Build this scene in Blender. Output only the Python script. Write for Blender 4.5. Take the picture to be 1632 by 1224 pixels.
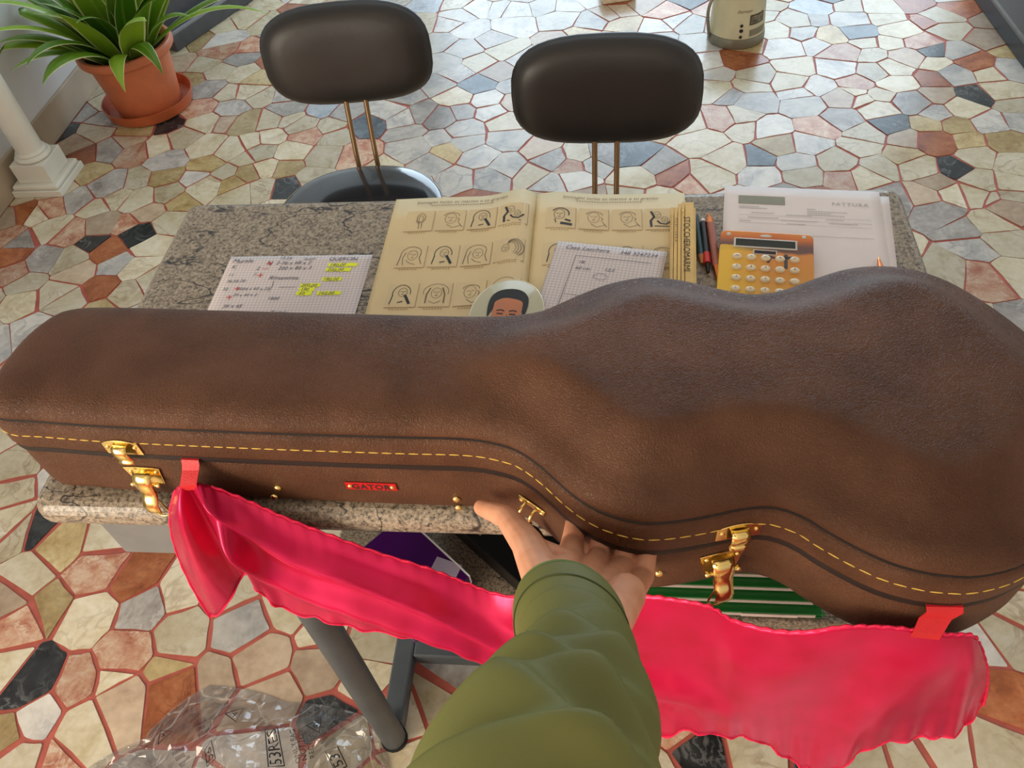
import bpy, bmesh, math, random
import numpy as np
from mathutils import Vector, Matrix
random.seed(7); rng = np.random.default_rng(7)
for o in list(bpy.data.objects): bpy.data.objects.remove(o)
SC = bpy.context.scene; COL = SC.collection; PI = math.pi

# ---------------------------------------------------------------- camera
F = Vector((-0.12039829, 0.63806504, -0.76051118))
Rr = Vector((0.99271456, 0.0810075, -0.08919405)); Uu = Rr.cross(F)
cd = bpy.data.cameras.new('camera'); cam = bpy.data.objects.new('camera', cd); COL.objects.link(cam)
cd.sensor_fit = 'HORIZONTAL'; cd.sensor_width = 36; cd.lens = 1314.3 / 1632 * 36
cd.clip_start = .02
m = Matrix((Rr, Uu, -F)).transposed().to_4x4(); m.translation = (0, 0, 1.5)
cam.matrix_world = m; SC.camera = cam
# ---------------------------------------------------------------- sky, daylight at the windows, exposure
SC.view_settings.view_transform = 'Standard'; SC.view_settings.look = 'None'
SC.view_settings.gamma = 1; SC.view_settings.use_curve_mapping = False
SC.view_settings.exposure = -0.2
wd = bpy.data.worlds.new('sky'); SC.world = wd; wd.use_nodes = True
wd.node_tree.nodes['Background'].inputs[0].default_value = (.62, .78, 1, 1)
wd.node_tree.nodes['Background'].inputs[1].default_value = 1.2
def area(name, loc, direction, sx, sy, watts, col):
    l = bpy.data.lights.new(name, 'AREA'); l.shape = 'RECTANGLE'; l.size = sx; l.size_y = sy; l.energy = watts; l.color = col
    o = bpy.data.objects.new(name, l); COL.objects.link(o); o.location = loc
    o.rotation_euler = Vector(direction).to_track_quat('-Z', 'Y').to_euler()
    return o
area('daylight_shopfront', (0.5, 5.9, 1.55), (0, -1, 0), 3.6, 2.2, 128, (.70, .87, 1))
area('daylight_side_window', (-1.88, -1.25, 1.32), (1, 0, 0), 1.7, 1.5, 106, (1, .87, .68))

# ---------------------------------------------------------------- helpers
def lin(c):
    c = [v / 255 for v in c]
    return tuple(v / 12.92 if v <= .04045 else ((v + .055) / 1.055) ** 2.4 for v in c) + (1,)
class NT:
    def __init__(s, name):
        s.m = bpy.data.materials.new(name); s.m.use_nodes = True; s.t = s.m.node_tree; s.N = s.t.nodes
        s.b = s.N['Principled BSDF']; s.out = s.N['Material Output']
    def n(s, ty, **kw):
        x = s.N.new(ty)
        for k, v in kw.items():
            if k in x.bl_rna.properties: setattr(x, k, v)
            else: x.inputs[k.replace('_', ' ')].default_value = v
        return x
    def l(s, a, ao, b, bi): s.t.links.new(a.outputs[ao], b.inputs[bi])
    def ramp(s, src, so, stops, interp='LINEAR'):
        r = s.N.new('ShaderNodeValToRGB'); r.color_ramp.interpolation = interp
        e = r.color_ramp.elements
        while len(e) < len(stops): e.new(.5)
        for i, (p, c) in enumerate(stops): e[i].position = p; e[i].color = c
        s.l(src, so, r, 'Fac'); return r
    def math(s, op, a, b=None):
        x = s.N.new('ShaderNodeMath'); x.operation = op
        for i, v in enumerate((a, b)):
            if v is None: continue
            if isinstance(v, (int, float)): x.inputs[i].default_value = v
            else: s.t.links.new(v, x.inputs[i])
        return x.outputs[0]
    def mix(s, fac, a, b, mode='MIX'):
        x = s.N.new('ShaderNodeMix'); x.data_type = 'RGBA'; x.blend_type = mode
        for i, v in ((0, fac), (6, a), (7, b)):
            if hasattr(v, 'is_output'): s.t.links.new(v, x.inputs[i])
            else: x.inputs[i].default_value = v
        return x.outputs[2]
    def bump(s, h, strength, dist):
        x = s.N.new('ShaderNodeBump'); x.inputs['Strength'].default_value = strength; x.inputs['Distance'].default_value = dist
        s.t.links.new(h, x.inputs['Height']); s.t.links.new(x.outputs[0], s.b.inputs['Normal'])
    def coords(s, scale=1.0, kind='Object'):
        tc = s.N.new('ShaderNodeTexCoord'); mp = s.N.new('ShaderNodeMapping')
        mp.inputs['Scale'].default_value = scale if isinstance(scale, tuple) else (scale,) * 3
        s.l(tc, kind, mp, 'Vector'); return mp
MATS = {}
def M(name, col=(128, 128, 128), rough=.5, metal=0, spec=.5, coat=0, var=.12, nscale=18, bump=0, bscale=120, sheen=0):
    """plain procedural material: colour with soft noise variation and fine relief"""
    if name in MATS: return MATS[name]
    t = NT(name); b = t.b; c = lin(col)
    mp = t.coords()
    nz = t.n('ShaderNodeTexNoise', Scale=nscale, Detail=4.0); t.l(mp, 0, nz, 'Vector')
    d = tuple(v * (1 - var) for v in c[:3]) + (1,); e = tuple(min(1, v * (1 + var)) for v in c[:3]) + (1,)
    r = t.ramp(nz, 'Fac', [(.3, d), (.7, e)]); t.l(r, 0, b, 'Base Color')
    b.inputs['Roughness'].default_value = rough; b.inputs['Metallic'].default_value = metal
    b.inputs['Specular IOR Level'].default_value = spec; b.inputs['Coat Weight'].default_value = coat
    if sheen: b.inputs['Sheen Weight'].default_value = sheen
    if bump:
        n2 = t.n('ShaderNodeTexNoise', Scale=bscale, Detail=3.0); t.l(mp, 0, n2, 'Vector'); t.bump(n2.outputs['Fac'], bump, .002)
    MATS[name] = t.m; return t.m

def mesh_obj(name, V, Fc, mat, parent=None, loc=None, smooth=None, mats=None, mi=None):
    me = bpy.data.meshes.new(name); me.from_pydata([tuple(map(float, v)) for v in V], [], [tuple(map(int, f)) for f in Fc])
    me.validate()
    bm = bmesh.new(); bm.from_mesh(me); bmesh.ops.recalc_face_normals(bm, faces=bm.faces); bm.to_mesh(me); bm.free()
    for mm in (mats or [mat]): me.materials.append(mm)
    if mi is not None: me.polygons.foreach_set('material_index', mi)
    if smooth is not None:
        me.polygons.foreach_set('use_smooth', [True] * len(me.polygons))
        if smooth < 180: me.set_sharp_from_angle(angle=math.radians(smooth))
    o = bpy.data.objects.new(name, me); COL.objects.link(o)
    if parent: o.parent = parent
    if loc is not None: o.location = loc
    return o
def tag(o, label, cat, group=None, kind=None):
    o['label'] = label; o['category'] = cat
    if group: o['group'] = group
    if kind: o['kind'] = kind
    return o
def thing(name, label, cat, loc=(0, 0, 0), rz=0, group=None):
    o = bpy.data.objects.new(name, None); COL.objects.link(o); o.empty_display_size = .05
    o.location = loc; o.rotation_euler = (0, 0, rz); return tag(o, label, cat, group)
class B:
    """collects shapes for one mesh"""
    def __init__(s): s.V = []; s.F = []
    def add(s, V, Fc):
        k = len(s.V); s.V += [tuple(v) for v in V]; s.F += [tuple(i + k for i in f) for f in Fc]; return s
    def box(s, c, d, rz=0, rx=0, ry=0):
        R_ = Matrix.Rotation(rz, 3, 'Z') @ Matrix.Rotation(ry, 3, 'Y') @ Matrix.Rotation(rx, 3, 'X')
        V = [Vector(c) + R_ @ Vector((x * d[0] / 2, y * d[1] / 2, z * d[2] / 2)) for z in (-1, 1) for y in (-1, 1) for x in (-1, 1)]
        return s.add(V, [(0, 2, 3, 1), (4, 5, 7, 6), (0, 1, 5, 4), (2, 6, 7, 3), (0, 4, 6, 2), (1, 3, 7, 5)])
    def prism(s, poly, z0, z1):
        n = len(poly)
        return s.add([(x, y, z0) for x, y in poly] + [(x, y, z1) for x, y in poly],
                     [tuple(range(n))[::-1], tuple(range(n, 2 * n))] + [(i, (i + 1) % n, n + (i + 1) % n, n + i) for i in range(n)])
    def tube(s, path, r, seg=10, cap=True, flat=1.0, upv=None):
        P = [Vector(p) for p in path]; n = len(P); rs = r if isinstance(r, (list, tuple)) else [r] * n
        T = [(P[min(i + 1, n - 1)] - P[max(i - 1, 0)]).normalized() for i in range(n)]
        a = Vector(upv) if upv else (Vector((0, 0, 1)) if abs(T[0].z) < .9 else Vector((1, 0, 0)))
        V = []; Fc = []
        for i in range(n):
            a = (a - T[i] * a.dot(T[i]))
            if a.length < 1e-6: a = T[i].orthogonal()
            a.normalize(); b_ = T[i].cross(a)
            for k in range(seg):
                an = 2 * PI * k / seg; V.append(P[i] + (a * math.cos(an) * flat + b_ * math.sin(an)) * rs[i])
        for i in range(n - 1):
            for k in range(seg):
                Fc.append((i * seg + k, i * seg + (k + 1) % seg, (i + 1) * seg + (k + 1) % seg, (i + 1) * seg + k))
        if cap: Fc += [tuple(range(seg))[::-1], tuple(range((n - 1) * seg, n * seg))]
        return s.add(V, Fc)
    def lathe(s, prof, c=(0, 0, 0), seg=32, ax=1, ay=1):
        n = len(prof); V = []; Fc = []
        for r, z in prof:
            for k in range(seg):
                a = 2 * PI * k / seg; V.append((c[0] + r * ax * math.cos(a), c[1] + r * ay * math.sin(a), c[2] + z))
        for i in range(n - 1):
            for k in range(seg):
                Fc.append((i * seg + k, i * seg + (k + 1) % seg, (i + 1) * seg + (k + 1) % seg, (i + 1) * seg + k))
        Fc += [tuple(range(seg))[::-1], tuple(range((n - 1) * seg, n * seg))]
        return s.add(V, Fc)
    def grid(s, fn, nu, nv):
        V = [fn(i / nu, j / nv) for j in range(nv + 1) for i in range(nu + 1)]
        return s.add(V, [(j * (nu + 1) + i, j * (nu + 1) + i + 1, (j + 1) * (nu + 1) + i + 1, (j + 1) * (nu + 1) + i) for j in range(nv) for i in range(nu)])
    def ribbon(s, pts, w, z=0):
        """flat pen stroke through 2-D points"""
        P = [Vector((p[0], p[1])) for p in pts]; n = len(P); V = []
        for i in range(n):
            t = P[min(i + 1, n - 1)] - P[max(i - 1, 0)]
            t = t.normalized() if t.length > 1e-9 else Vector((1, 0)); q = Vector((-t.y, t.x)) * w / 2
            V += [(P[i].x + q.x, P[i].y + q.y, z), (P[i].x - q.x, P[i].y - q.y, z)]
        return s.add(V, [(2 * i, 2 * i + 1, 2 * i + 3, 2 * i + 2) for i in range(n - 1)])
    def map(s, fn): s.V = [tuple(fn(*v)) for v in s.V]; return s
    def obj(s, name, mat, parent=None, loc=None, smooth=None, org=None):
        V = s.V
        if org is not None: V = [(a[0] - org[0], a[1] - org[1], a[2] - org[2]) for a in V]
        return mesh_obj(name, V, s.F, mat, parent, loc, smooth)
def bevel(o, w, seg=2, ang=40):
    b = o.modifiers.new('bevel', 'BEVEL'); b.width = w; b.segments = seg; b.limit_method = 'ANGLE'; b.angle_limit = math.radians(ang); return o
def solid(o, t, off=0):
    b = o.modifiers.new('thickness', 'SOLIDIFY'); b.thickness = t; b.offset = off; return o
def subsurf(o, l=1):
    b = o.modifiers.new('subsurf', 'SUBSURF'); b.levels = l; b.render_levels = l; return o
def text(txt, size, shear=0, align='LEFT', res=2, ext=0, space=1, bold=0):
    """lettering as a flat mesh: (verts, faces)"""
    cu = bpy.data.curves.new('t', 'FONT'); cu.body = txt; cu.size = size; cu.shear = shear; cu.align_x = align
    cu.resolution_u = res; cu.extrude = ext; cu.space_character = space; cu.offset = bold
    o = bpy.data.objects.new('t', cu); COL.objects.link(o); dg = bpy.context.evaluated_depsgraph_get(); dg.update()
    me = bpy.data.meshes.new_from_object(o.evaluated_get(dg))
    V = [tuple(v.co) for v in me.vertices]; Fc = [tuple(p.vertices) for p in me.polygons]
    bpy.data.objects.remove(o); bpy.data.curves.remove(cu); bpy.data.meshes.remove(me)
    return V, Fc
def put_text(b, txt, size, x, y, z=0, rz=0, **kw):
    V, Fc = text(txt, size, **kw); c, s_ = math.cos(rz), math.sin(rz)
    return b.add([(x + c * v[0] - s_ * v[1], y + s_ * v[0] + c * v[1], z + v[2]) for v in V], Fc)
def cr(pts, n, closed=False):
    """Catmull-Rom resample"""
    P = np.array(pts, float); k = len(P); out = []
    segs = k if closed else k - 1
    for i in range(segs):
        if closed: p = [P[(i + j - 1) % k] for j in range(4)]
        else: p = [P[min(max(i + j - 1, 0), k - 1)] for j in range(4)]
        for t in np.linspace(0, 1, 12, endpoint=False):
            out.append(.5 * (2 * p[1] + (p[2] - p[0]) * t + (2 * p[0] - 5 * p[1] + 4 * p[2] - p[3]) * t * t + (3 * p[1] - p[0] - 3 * p[2] + p[3]) * t ** 3))
    out.append(P[0] if closed else P[-1]); out = np.array(out)
    d = np.r_[0, np.cumsum(np.linalg.norm(np.diff(out, axis=0), axis=1))]
    s = np.linspace(0, d[-1], n + 1)[:-1] if closed else np.linspace(0, d[-1], n)
    return np.stack([np.interp(s, d, out[:, j]) for j in range(P.shape[1])], 1)
def sm(x): x = min(max(x, 0), 1); return x * x * (3 - 2 * x)

# ---------------------------------------------------------------- materials used widely
def stone_mat(name, c1, c2, c3, scale, vein=None, rough=.22):
    t = NT(name); mp = t.coords(1, 'Object'); oi = t.n('ShaderNodeObjectInfo'); ge = t.n('ShaderNodeNewGeometry')
    rnd = t.math('FRACT', t.math('ADD', oi.outputs['Random'], ge.outputs['Random Per Island']))
    off = t.N.new('ShaderNodeCombineXYZ'); t.t.links.new(t.math('MULTIPLY', rnd, 37.0), off.inputs[0]); t.t.links.new(t.math('MULTIPLY', rnd, 91.0), off.inputs[1])
    ad = t.N.new('ShaderNodeVectorMath'); ad.operation = 'ADD'; t.l(ge, 'Position', ad, 0); t.l(off, 0, ad, 1)
    n1 = t.n('ShaderNodeTexNoise', Scale=scale, Detail=6.0, Roughness=.6, Distortion=.6); t.l(ad, 0, n1, 'Vector')
    r = t.ramp(n1, 'Fac', [(.32, lin(c1)), (.5, lin(c2)), (.68, lin(c3))]); col = r.outputs[0]
    n2 = t.n('ShaderNodeTexNoise', Scale=scale * 7, Detail=4.0); t.l(ad, 0, n2, 'Vector')
    col = t.mix(.22, col, t.ramp(n2, 'Fac', [(.3, (.25, .25, .25, 1)), (.7, (.85, .85, .85, 1))]).outputs[0], 'OVERLAY')
    if vein:
        n3 = t.n('ShaderNodeTexNoise', Scale=scale * 1.1, Detail=7.0, Distortion=1.5); t.l(ad, 0, n3, 'Vector')
        v = t.ramp(n3, 'Fac', [(.44, (0, 0, 0, 1)), (.5, (1, 1, 1, 1)), (.53, (0, 0, 0, 1))]).outputs[0]
        n4 = t.n('ShaderNodeTexNoise', Scale=scale * .8, Detail=3.0); t.l(ad, 0, n4, 'Vector')
        v = t.math('MULTIPLY', v, t.ramp(n4, 'Fac', [(.42, (0, 0, 0, 1)), (.62, (1, 1, 1, 1))]).outputs[0])
        col = t.mix(t.math('MULTIPLY', v, vein[1]), col, lin(vein[0]))
    hs = t.N.new('ShaderNodeHueSaturation'); t.t.links.new(col, hs.inputs['Color'])
    t.t.links.new(t.math('ADD', t.math('MULTIPLY', rnd, .42), .72), hs.inputs['Value'])
    t.l(hs, 0, t.b, 'Base Color'); t.b.inputs['Roughness'].default_value = rough
    t.b.inputs['Specular IOR Level'].default_value = .55
    t.bump(n1.outputs['Fac'], .08, .004)
    return t.m
STONE = {
 'c': stone_mat('cream_marble', (198, 182, 146), (217, 204, 174), (229, 219, 195), 9, ((150, 120, 90), .5)),
 't': stone_mat('tan_marble', (170, 142, 92), (196, 172, 122), (212, 192, 146), 10, ((140, 110, 70), .5)),
 'b': stone_mat('beige_marble', (172, 146, 122), (192, 168, 142), (204, 182, 156), 7, None),
 'g': stone_mat('grey_marble', (140, 132, 126), (172, 164, 156), (194, 188, 180), 10, ((220, 214, 208), .6)),
 'w': stone_mat('white_marble', (176, 174, 172), (212, 206, 196), (226, 220, 208), 8, ((150, 146, 146), .6)),
 'p': stone_mat('pink_breccia', (178, 108, 82), (206, 156, 126), (222, 192, 164), 22, ((238, 222, 200), .6)),
 'o': stone_mat('rust_marble', (142, 72, 36), (172, 98, 54), (192, 122, 78), 14, ((120, 52, 30), .7)),
 'k': stone_mat('black_marble', (24, 26, 28), (42, 44, 46), (64, 66, 66), 14, ((150, 150, 148), .5)),
 'd': stone_mat('slate_blue_marble', (62, 72, 82), (92, 104, 114), (122, 132, 140), 12, ((170, 178, 184), .5)),
 'u': stone_mat('pale_blue_marble', (158, 170, 182), (188, 196, 204), (208, 214, 220), 9, ((140, 150, 160), .5)),
}
def granite():
    t = NT('speckled_granite'); mp = t.coords()
    n1 = t.n('ShaderNodeTexNoise', Scale=230.0, Detail=3.0, Roughness=.75); t.l(mp, 0, n1, 'Vector')
    base = t.ramp(n1, 'Fac', [(.32, lin((44, 42, 40))), (.40, lin((104, 94, 82))), (.50, lin((148, 134, 114))), (.66, lin((182, 168, 148)))]).outputs[0]
    mp2 = t.coords((8, 17, 12)); mp2.inputs['Rotation'].default_value = (0, 0, .55)
    n2 = t.n('ShaderNodeTexNoise', Scale=1.0, Detail=3.0, Roughness=.45, Distortion=.5); t.l(mp2, 0, n2, 'Vector')
    v = t.ramp(n2, 'Fac', [(.488, (0, 0, 0, 1)), (.495, (1, 1, 1, 1)), (.503, (1, 1, 1, 1)), (.510, (0, 0, 0, 1))]).outputs[0]
    n3 = t.n('ShaderNodeTexNoise', Scale=9.0, Detail=2.0); t.l(mp, 0, n3, 'Vector')
    msk = t.ramp(n3, 'Fac', [(.43, (0, 0, 0, 1)), (.47, (1, 1, 1, 1))]).outputs[0]
    col = t.mix(t.math('MULTIPLY', v, t.math('MULTIPLY', msk, .92)), base, lin((34, 34, 36)))
    t.t.links.new(col, t.b.inputs['Base Color']); t.b.inputs['Roughness'].default_value = .28
    return t.m
GRAN = granite()
def leather():
    t = NT('brown_leatherette'); mp = t.coords()
    n1 = t.n('ShaderNodeTexNoise', Scale=14.0, Detail=4.0); t.l(mp, 0, n1, 'Vector')
    col = t.ramp(n1, 'Fac', [(.3, lin((78, 50, 33))), (.7, lin((103, 69, 49)))]).outputs[0]
    wp = t.n('ShaderNodeTexNoise', Scale=150.0, Detail=2.0); t.l(mp, 0, wp, 'Vector')
    ad = t.N.new('ShaderNodeMix'); ad.data_type = 'VECTOR'; ad.inputs[0].default_value = .012; t.l(mp, 0, ad, 4); t.l(wp, 'Color', ad, 5)
    vo = t.n('ShaderNodeTexVoronoi', Scale=330.0); vo.feature = 'DISTANCE_TO_EDGE'; t.l(ad, 1, vo, 'Vector')
    h = t.ramp(vo, 'Distance', [(0, (0, 0, 0, 1)), (.25, (1, 1, 1, 1))]).outputs[0]
    t.t.links.new(col, t.b.inputs['Base Color']); t.b.inputs['Roughness'].default_value = .46
    t.b.inputs['Specular IOR Level'].default_value = .2
    t.bump(h, .5, .0009); return t.m
LEA = leather()
GOLD = M('polished_brass', (250, 222, 140), .2, 1, var=.04)
STEEL = M('grey_painted_steel', (84, 90, 94), .42, .2, var=.12)
BLACKV = M('black_vinyl', (42, 39, 36), .4, 0, .5, var=.1, bump=.08, bscale=400)
INK = M('black_ink', (34, 30, 28), .6, var=.05)
BROWNINK = M('brown_ink', (140, 104, 60), .6, var=.05)
PENINK = M('grey_pen_ink', (92, 88, 100), .6, var=.1)
# ================================================================ room shell
XL, XR, YF, YB, ZC = -1.935, 3.3, -2.6, 6.0, 3.0
PLAST = M('white_plaster', (226, 226, 224), .8, spec=.2, var=.05, nscale=3, bump=.1, bscale=40)
def struct(o, label, cat): return tag(o, label, cat, kind='structure')
def wall_with_hole(name, axis, pos, thick, a0, a1, hole, label):
    b = B()
    def bx(u0, u1, z0, z1):
        if u1 - u0 < 1e-4 or z1 - z0 < 1e-4: return
        c = ((u0 + u1) / 2, pos + thick / 2, (z0 + z1) / 2); d = (u1 - u0, abs(thick), z1 - z0)
        if axis == 'x': c = (c[1], c[0], c[2]); d = (d[1], d[0], d[2])
        b.box(c, d)
    if hole:
        h0, h1, z0, z1 = hole
        bx(a0, h0, 0, ZC); bx(h1, a1, 0, ZC); bx(h0, h1, 0, z0); bx(h0, h1, z1, ZC)
    else: bx(a0, a1, 0, ZC)
    return struct(b.obj(name, PLAST), label, 'wall')
wall_with_hole('wall_left', 'x', XL, -.2, YF, YB, (-2.15, -.35, .52, 2.12), 'white plastered wall behind the potted plant')
wall_with_hole('wall_back', 'y', YB, .2, XL - .2, XR + .2, (-1.35, 2.35, .4, 2.7), 'white wall with a wide shop window beyond the chairs')
wall_with_hole('wall_right', 'x', XR, .2, YF, YB, None, 'plain white wall on the right of the room')
wall_with_hole('wall_front', 'y', YF, -.2, XL - .2, XR + .2, None, 'plain white wall behind the photographer')
struct(B().box(((XL + XR) / 2, (YF + YB) / 2, ZC + .05), (XR - XL + .4, YB - YF + .4, .1)).obj('ceiling', PLAST), 'plain white ceiling', 'ceiling')
WFR = M('window_aluminium', (120, 122, 124), .4, .6)
t_ = NT('window_glass'); t_.b.inputs['Transmission Weight'].default_value = 1; t_.b.inputs['Roughness'].default_value = 0; t_.b.inputs['IOR'].default_value = 1.1
GLASS = t_.m
def window(name, axis, pos, u0, u1, z0, z1, label):
    b = B(); g = B(); w = .05
    def bx(bb, a0, a1, c0, c1, th):
        c = ((a0 + a1) / 2, pos, (c0 + c1) / 2); d = (a1 - a0, th, c1 - c0)
        if axis == 'x': c = (c[1], c[0], c[2]); d = (d[1], d[0], d[2])
        bb.box(c, d)
    mid = (u0 + u1) / 2
    for a0, a1, c0, c1 in ((u0, u1, z0, z0 + w), (u0, u1, z1 - w, z1), (u0, u0 + w, z0 + w, z1 - w), (u1 - w, u1, z0 + w, z1 - w), (mid - w / 2, mid + w / 2, z0 + w, z1 - w)):
        bx(b, a0, a1, c0, c1, .06)
    o = struct(b.obj(name, WFR), label, 'window')
    for a0, a1 in ((u0 + w, mid - w / 2), (mid + w / 2, u1 - w)):
        g = B(); bx(g, a0, a1, z0 + w, z1 - w, .006); g.obj('pane', GLASS, o)
window('window_1', 'y', YB + .12, -1.35, 2.35, .4, 2.7, 'wide two-paned shop window in the far wall')
window('window_2', 'x', XL - .12, -2.15, -.35, .52, 2.12, 'two-paned side window in the left wall')
BASEB = M('beige_marble_skirting', (190, 172, 146), .3, var=.12, nscale=9)
o = B().box((XL + .006, (YF + YB) / 2, .0545), (.012, YB - YF, .109)).obj('baseboard_left', BASEB); bevel(o, .002)
struct(o, 'beige marble skirting along the left wall', 'baseboard')

# ---------------------------------------------------------------- crazy-paving floor: red cement bed, stones set proud of it
GROUT = M('red_cement', (182, 92, 78), .55, var=.16, nscale=30, bump=.2, bscale=200)
floor = struct(B().box(((XL + XR) / 2, (YF + YB) / 2, -.052), (XR - XL + .2, YB - YF + .2, .1)).obj('floor', GROUT), 'crazy-paved marble floor with red cement joints', 'floor')
SEEDS = {'c': '-1.24,0.72 -1.05,0.64 -0.88,0.69 -0.85,0.61 -0.94,0.51 -1.18,0.52 -1.07,0.36 -0.97,0.42 -1.41,1.02 -1.46,1.07 -1.31,0.82 -1.09,0.82 -1.35,0.84 -1.38,0.91 -1.54,2.83 -1.47,2.78 -1.36,2.76 -1.38,2.63 -1.31,2.64 -1.25,2.59 -1.41,2.44 -1.18,2.44 -1.53,2.31 -1.46,2.35 -1.36,2.29 -1.26,2.27 -1.2,2.31 -1.14,2.33 -1.19,2.22 -1.11,2.16 -1.54,2.11 -1.24,2.13 -1.4,2.04 -1.28,2.07 -1.1,2.05 -1.56,2.02 -1.49,2.01 -1.16,2.03 -1.82,2.4 -1.61,1.98 -1.8,1.95 -1.35,1.89 -1.37,1.79 -1.37,1.69 -1.72,1.87 -1.59,1.73 -1.69,1.63 -1.57,1.59 -1.52,1.55 -1.34,1.58 -1.67,1.55 -1.29,1.62 -0.39,2.84 -0.48,2.76 -0.53,2.54 -1.1,2.44 -1.05,2.4 -0.95,2.39 -0.91,2.32 -1.05,2.25 -0.92,2.22 -1.15,2.25 -0.35,2.38 -0.11,2.18 -0.23,2.09 0.07,2.06 0.28,2.07 0.34,2.14 0.27,2.23 0.4,2.37 0.41,2.3 0.33,2.53 0.45,2.55 0.47,2.6 0.57,2.9 0.65,2.96 0.84,3.05 0.96,3.04 0.95,2.95 0.85,2.79 0.94,2.78 0.98,2.86 1.14,2.86 1.14,2.94 1.04,2.64 1.19,2.57 0.86,2.7 0.6,2.64 0.85,2.6 0.91,2.62 0.9,2.53 0.57,2.56 0.84,2.45 0.76,2.48 0.78,2.43 0.82,2.38 1.2,2.45 1.21,2.38 1.07,2.37 0.76,2.25 0.73,2.18 1.04,2.12 1.13,2.08 0.65,2.11 0.76,2.08 0.55,2.06 0.72,2.04 0.87,2.07 1.01,2 1.09,1.99 0.98,1.95 1.08,1.93 0.93,1.95 1.02,1.93 1,1.82 1.01,1.75 0.85,1.64 0.99,1.64 0.71,0.67 0.63,0.48 0.56,0.49 0.49,0.46 0.41,0.45 0.24,0.45 0.74,0.72 -0.46,0.63 -0.47,0.54 -0.31,0.49 -0.34,0.41 -0.48,0.42 -0.36,0.46 -0.55,0.63', 'b': '-1.26,0.67 -0.67,0.57 -0.74,0.53 -0.91,0.47 -0.63,0.49 -1.34,2.44 -1.65,2.33 -1.86,2.34 -1.56,1.89 -1.43,1.94 -1.55,1.68 -1.9,1.92 -0.4,2.69 -0.22,2.22 0.02,3.09 0.13,3.14 -0.02,3.07 0.97,2.68 0.72,2.45 1,2.44 0.87,2.22 0.9,2 0.86,1.95 1.06,1.87 -0.54,0.57', 't': '-1.15,0.65 -0.85,0.53 -1.11,0.4 -1.19,0.8 -1.3,2.72 -1.25,2.43 -1.64,2.41 -1.32,2.19 -1.44,2.13 -1.16,2.13 -1.2,2.08 -1.34,2 -1.73,2.17 -1.05,2.16 -0.53,2.22 0.75,2.85 0.94,2.29 1.02,2.28 1.03,2.2 1.14,2.19 0.5,2.21 0.84,2.13', 'g': '-0.94,0.65 -1.41,2.88 -1.47,2.66 -1.34,2.52 -1.8,2.48 -1.7,2.28 -1.62,2.09 -1.79,1.81 -1.68,1.73 -1.7,2.02 -0.45,2.93 -0.55,2.7 -0.35,2.6 -1.13,2.51 -0.64,2.44 -0.58,2.42 -0.51,2.45 -0.18,2.16 -0.03,2.19 0.14,2.12 0.38,2.49 0.71,2.96 0.45,2.45 0.92,2.41 0.7,2.34 0.88,1.88 0.93,1.8 -0.28,0.55', 'o': '-0.99,0.72 -0.83,0.49 -1.78,2.25 -1.85,1.95 -1.49,1.77 -1.79,1.75 -1.44,1.61 0.18,2.07 0.43,2.7 1.1,2.91 1.06,3.06 1.17,2.63 1.01,2.55 0.94,2.2 0.66,0.56', 'p': '-1.08,0.74 -0.94,0.57 -1.02,0.5 -1.2,0.6 -1,0.37 -1.5,2.94 -1.41,2.94 -1.46,2.53 -1.61,2.27 -1.77,1.98 -1.48,1.89 -1.65,1.85 -1.75,1.68 -1.85,1.84 -1.02,2.34 -0.13,2.13 0.22,2.04 0.34,2.36 0.19,3.09 1.03,2.77 0.77,2.73 0.78,2.54 0.62,2.29 0.65,2.04 0.92,1.62 0.12,0.48', 'w': '-0.72,0.63 -1.07,0.43 -1.53,3.02 -1.46,2.22 -1.33,2.12 -1.44,1.71 -0.6,3.13 -0.54,3.18 -0.38,3.16 -0.63,3.08 -0.54,3.01 -0.64,2.92 -0.55,2.87 -0.61,2.78 -0.61,2.63 -0.91,2.47 -0.76,2.48 -0.69,2.42 -0.4,2.44 -0.67,2.35 -0.48,2.34 -0.56,2.29 -0.47,2.27 -0.64,2.24 -0.57,2.17 -0.34,2.28 -0.42,2.19 -0.33,2.14 -0.48,2.07 -0.38,2.08 -0.43,3.17 -0.27,3.18 -0.18,3.18 -0.38,3.03 -0.2,3.06 -0.12,2.07 -0.18,2.05 -0.07,2.14 0.43,2.06 0.48,2.29 0.35,2.62 0.32,2.69 -0.07,3.03 0.15,2.97 0.23,3.01 0.29,2.97 0.3,2.85 0.83,2.95 0.66,2.88 0.7,2.8 1.13,2.7 1.09,2.57 1.27,2.59 0.58,2.79 0.74,2.63 0.66,2.52 0.59,2.48 0.98,2.35 0.6,2.42 1.12,2.29 1.2,2.29 0.58,2.21 0.54,2.11 0.94,1.72 0.66,0.65', 'k': '-1.12,0.5 -1.26,0.83 -1.54,2.43 -1.93,2.39 -1.42,1.84 -1.55,1.8 -1.02,2.06 1.05,2.72 1.12,2.43 0.84,2.3 0.96,2.06 0.15,0.44 -0.51,0.46', 'u': '-0.73,3.24 -1,2.5 0.73,3.06', 'd': '-0.46,2.62 -0.82,2.39 0.06,2.18 0.43,2.14 0.84,2.87 0.36,0.44'}
sites = []
for k_, l_ in SEEDS.items():
    for s_ in l_.split(): x, y = s_.split(','); sites.append((float(x), float(y), k_))
cell = {}
def near_sites(x, y, r):
    n = int(r / .2) + 1; i, j = int(x // .2), int(y // .2)
    for a in range(i - n, i + n + 1):
        for b in range(j - n, j + n + 1):
            for s in cell.get((a, b), ()): yield s
WT = {}
for s in sites: cell.setdefault((int(s[0] // .2), int(s[1] // .2)), []).append(s)
KIND = 'cccccccctttbbbggwwwwppook'
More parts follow.
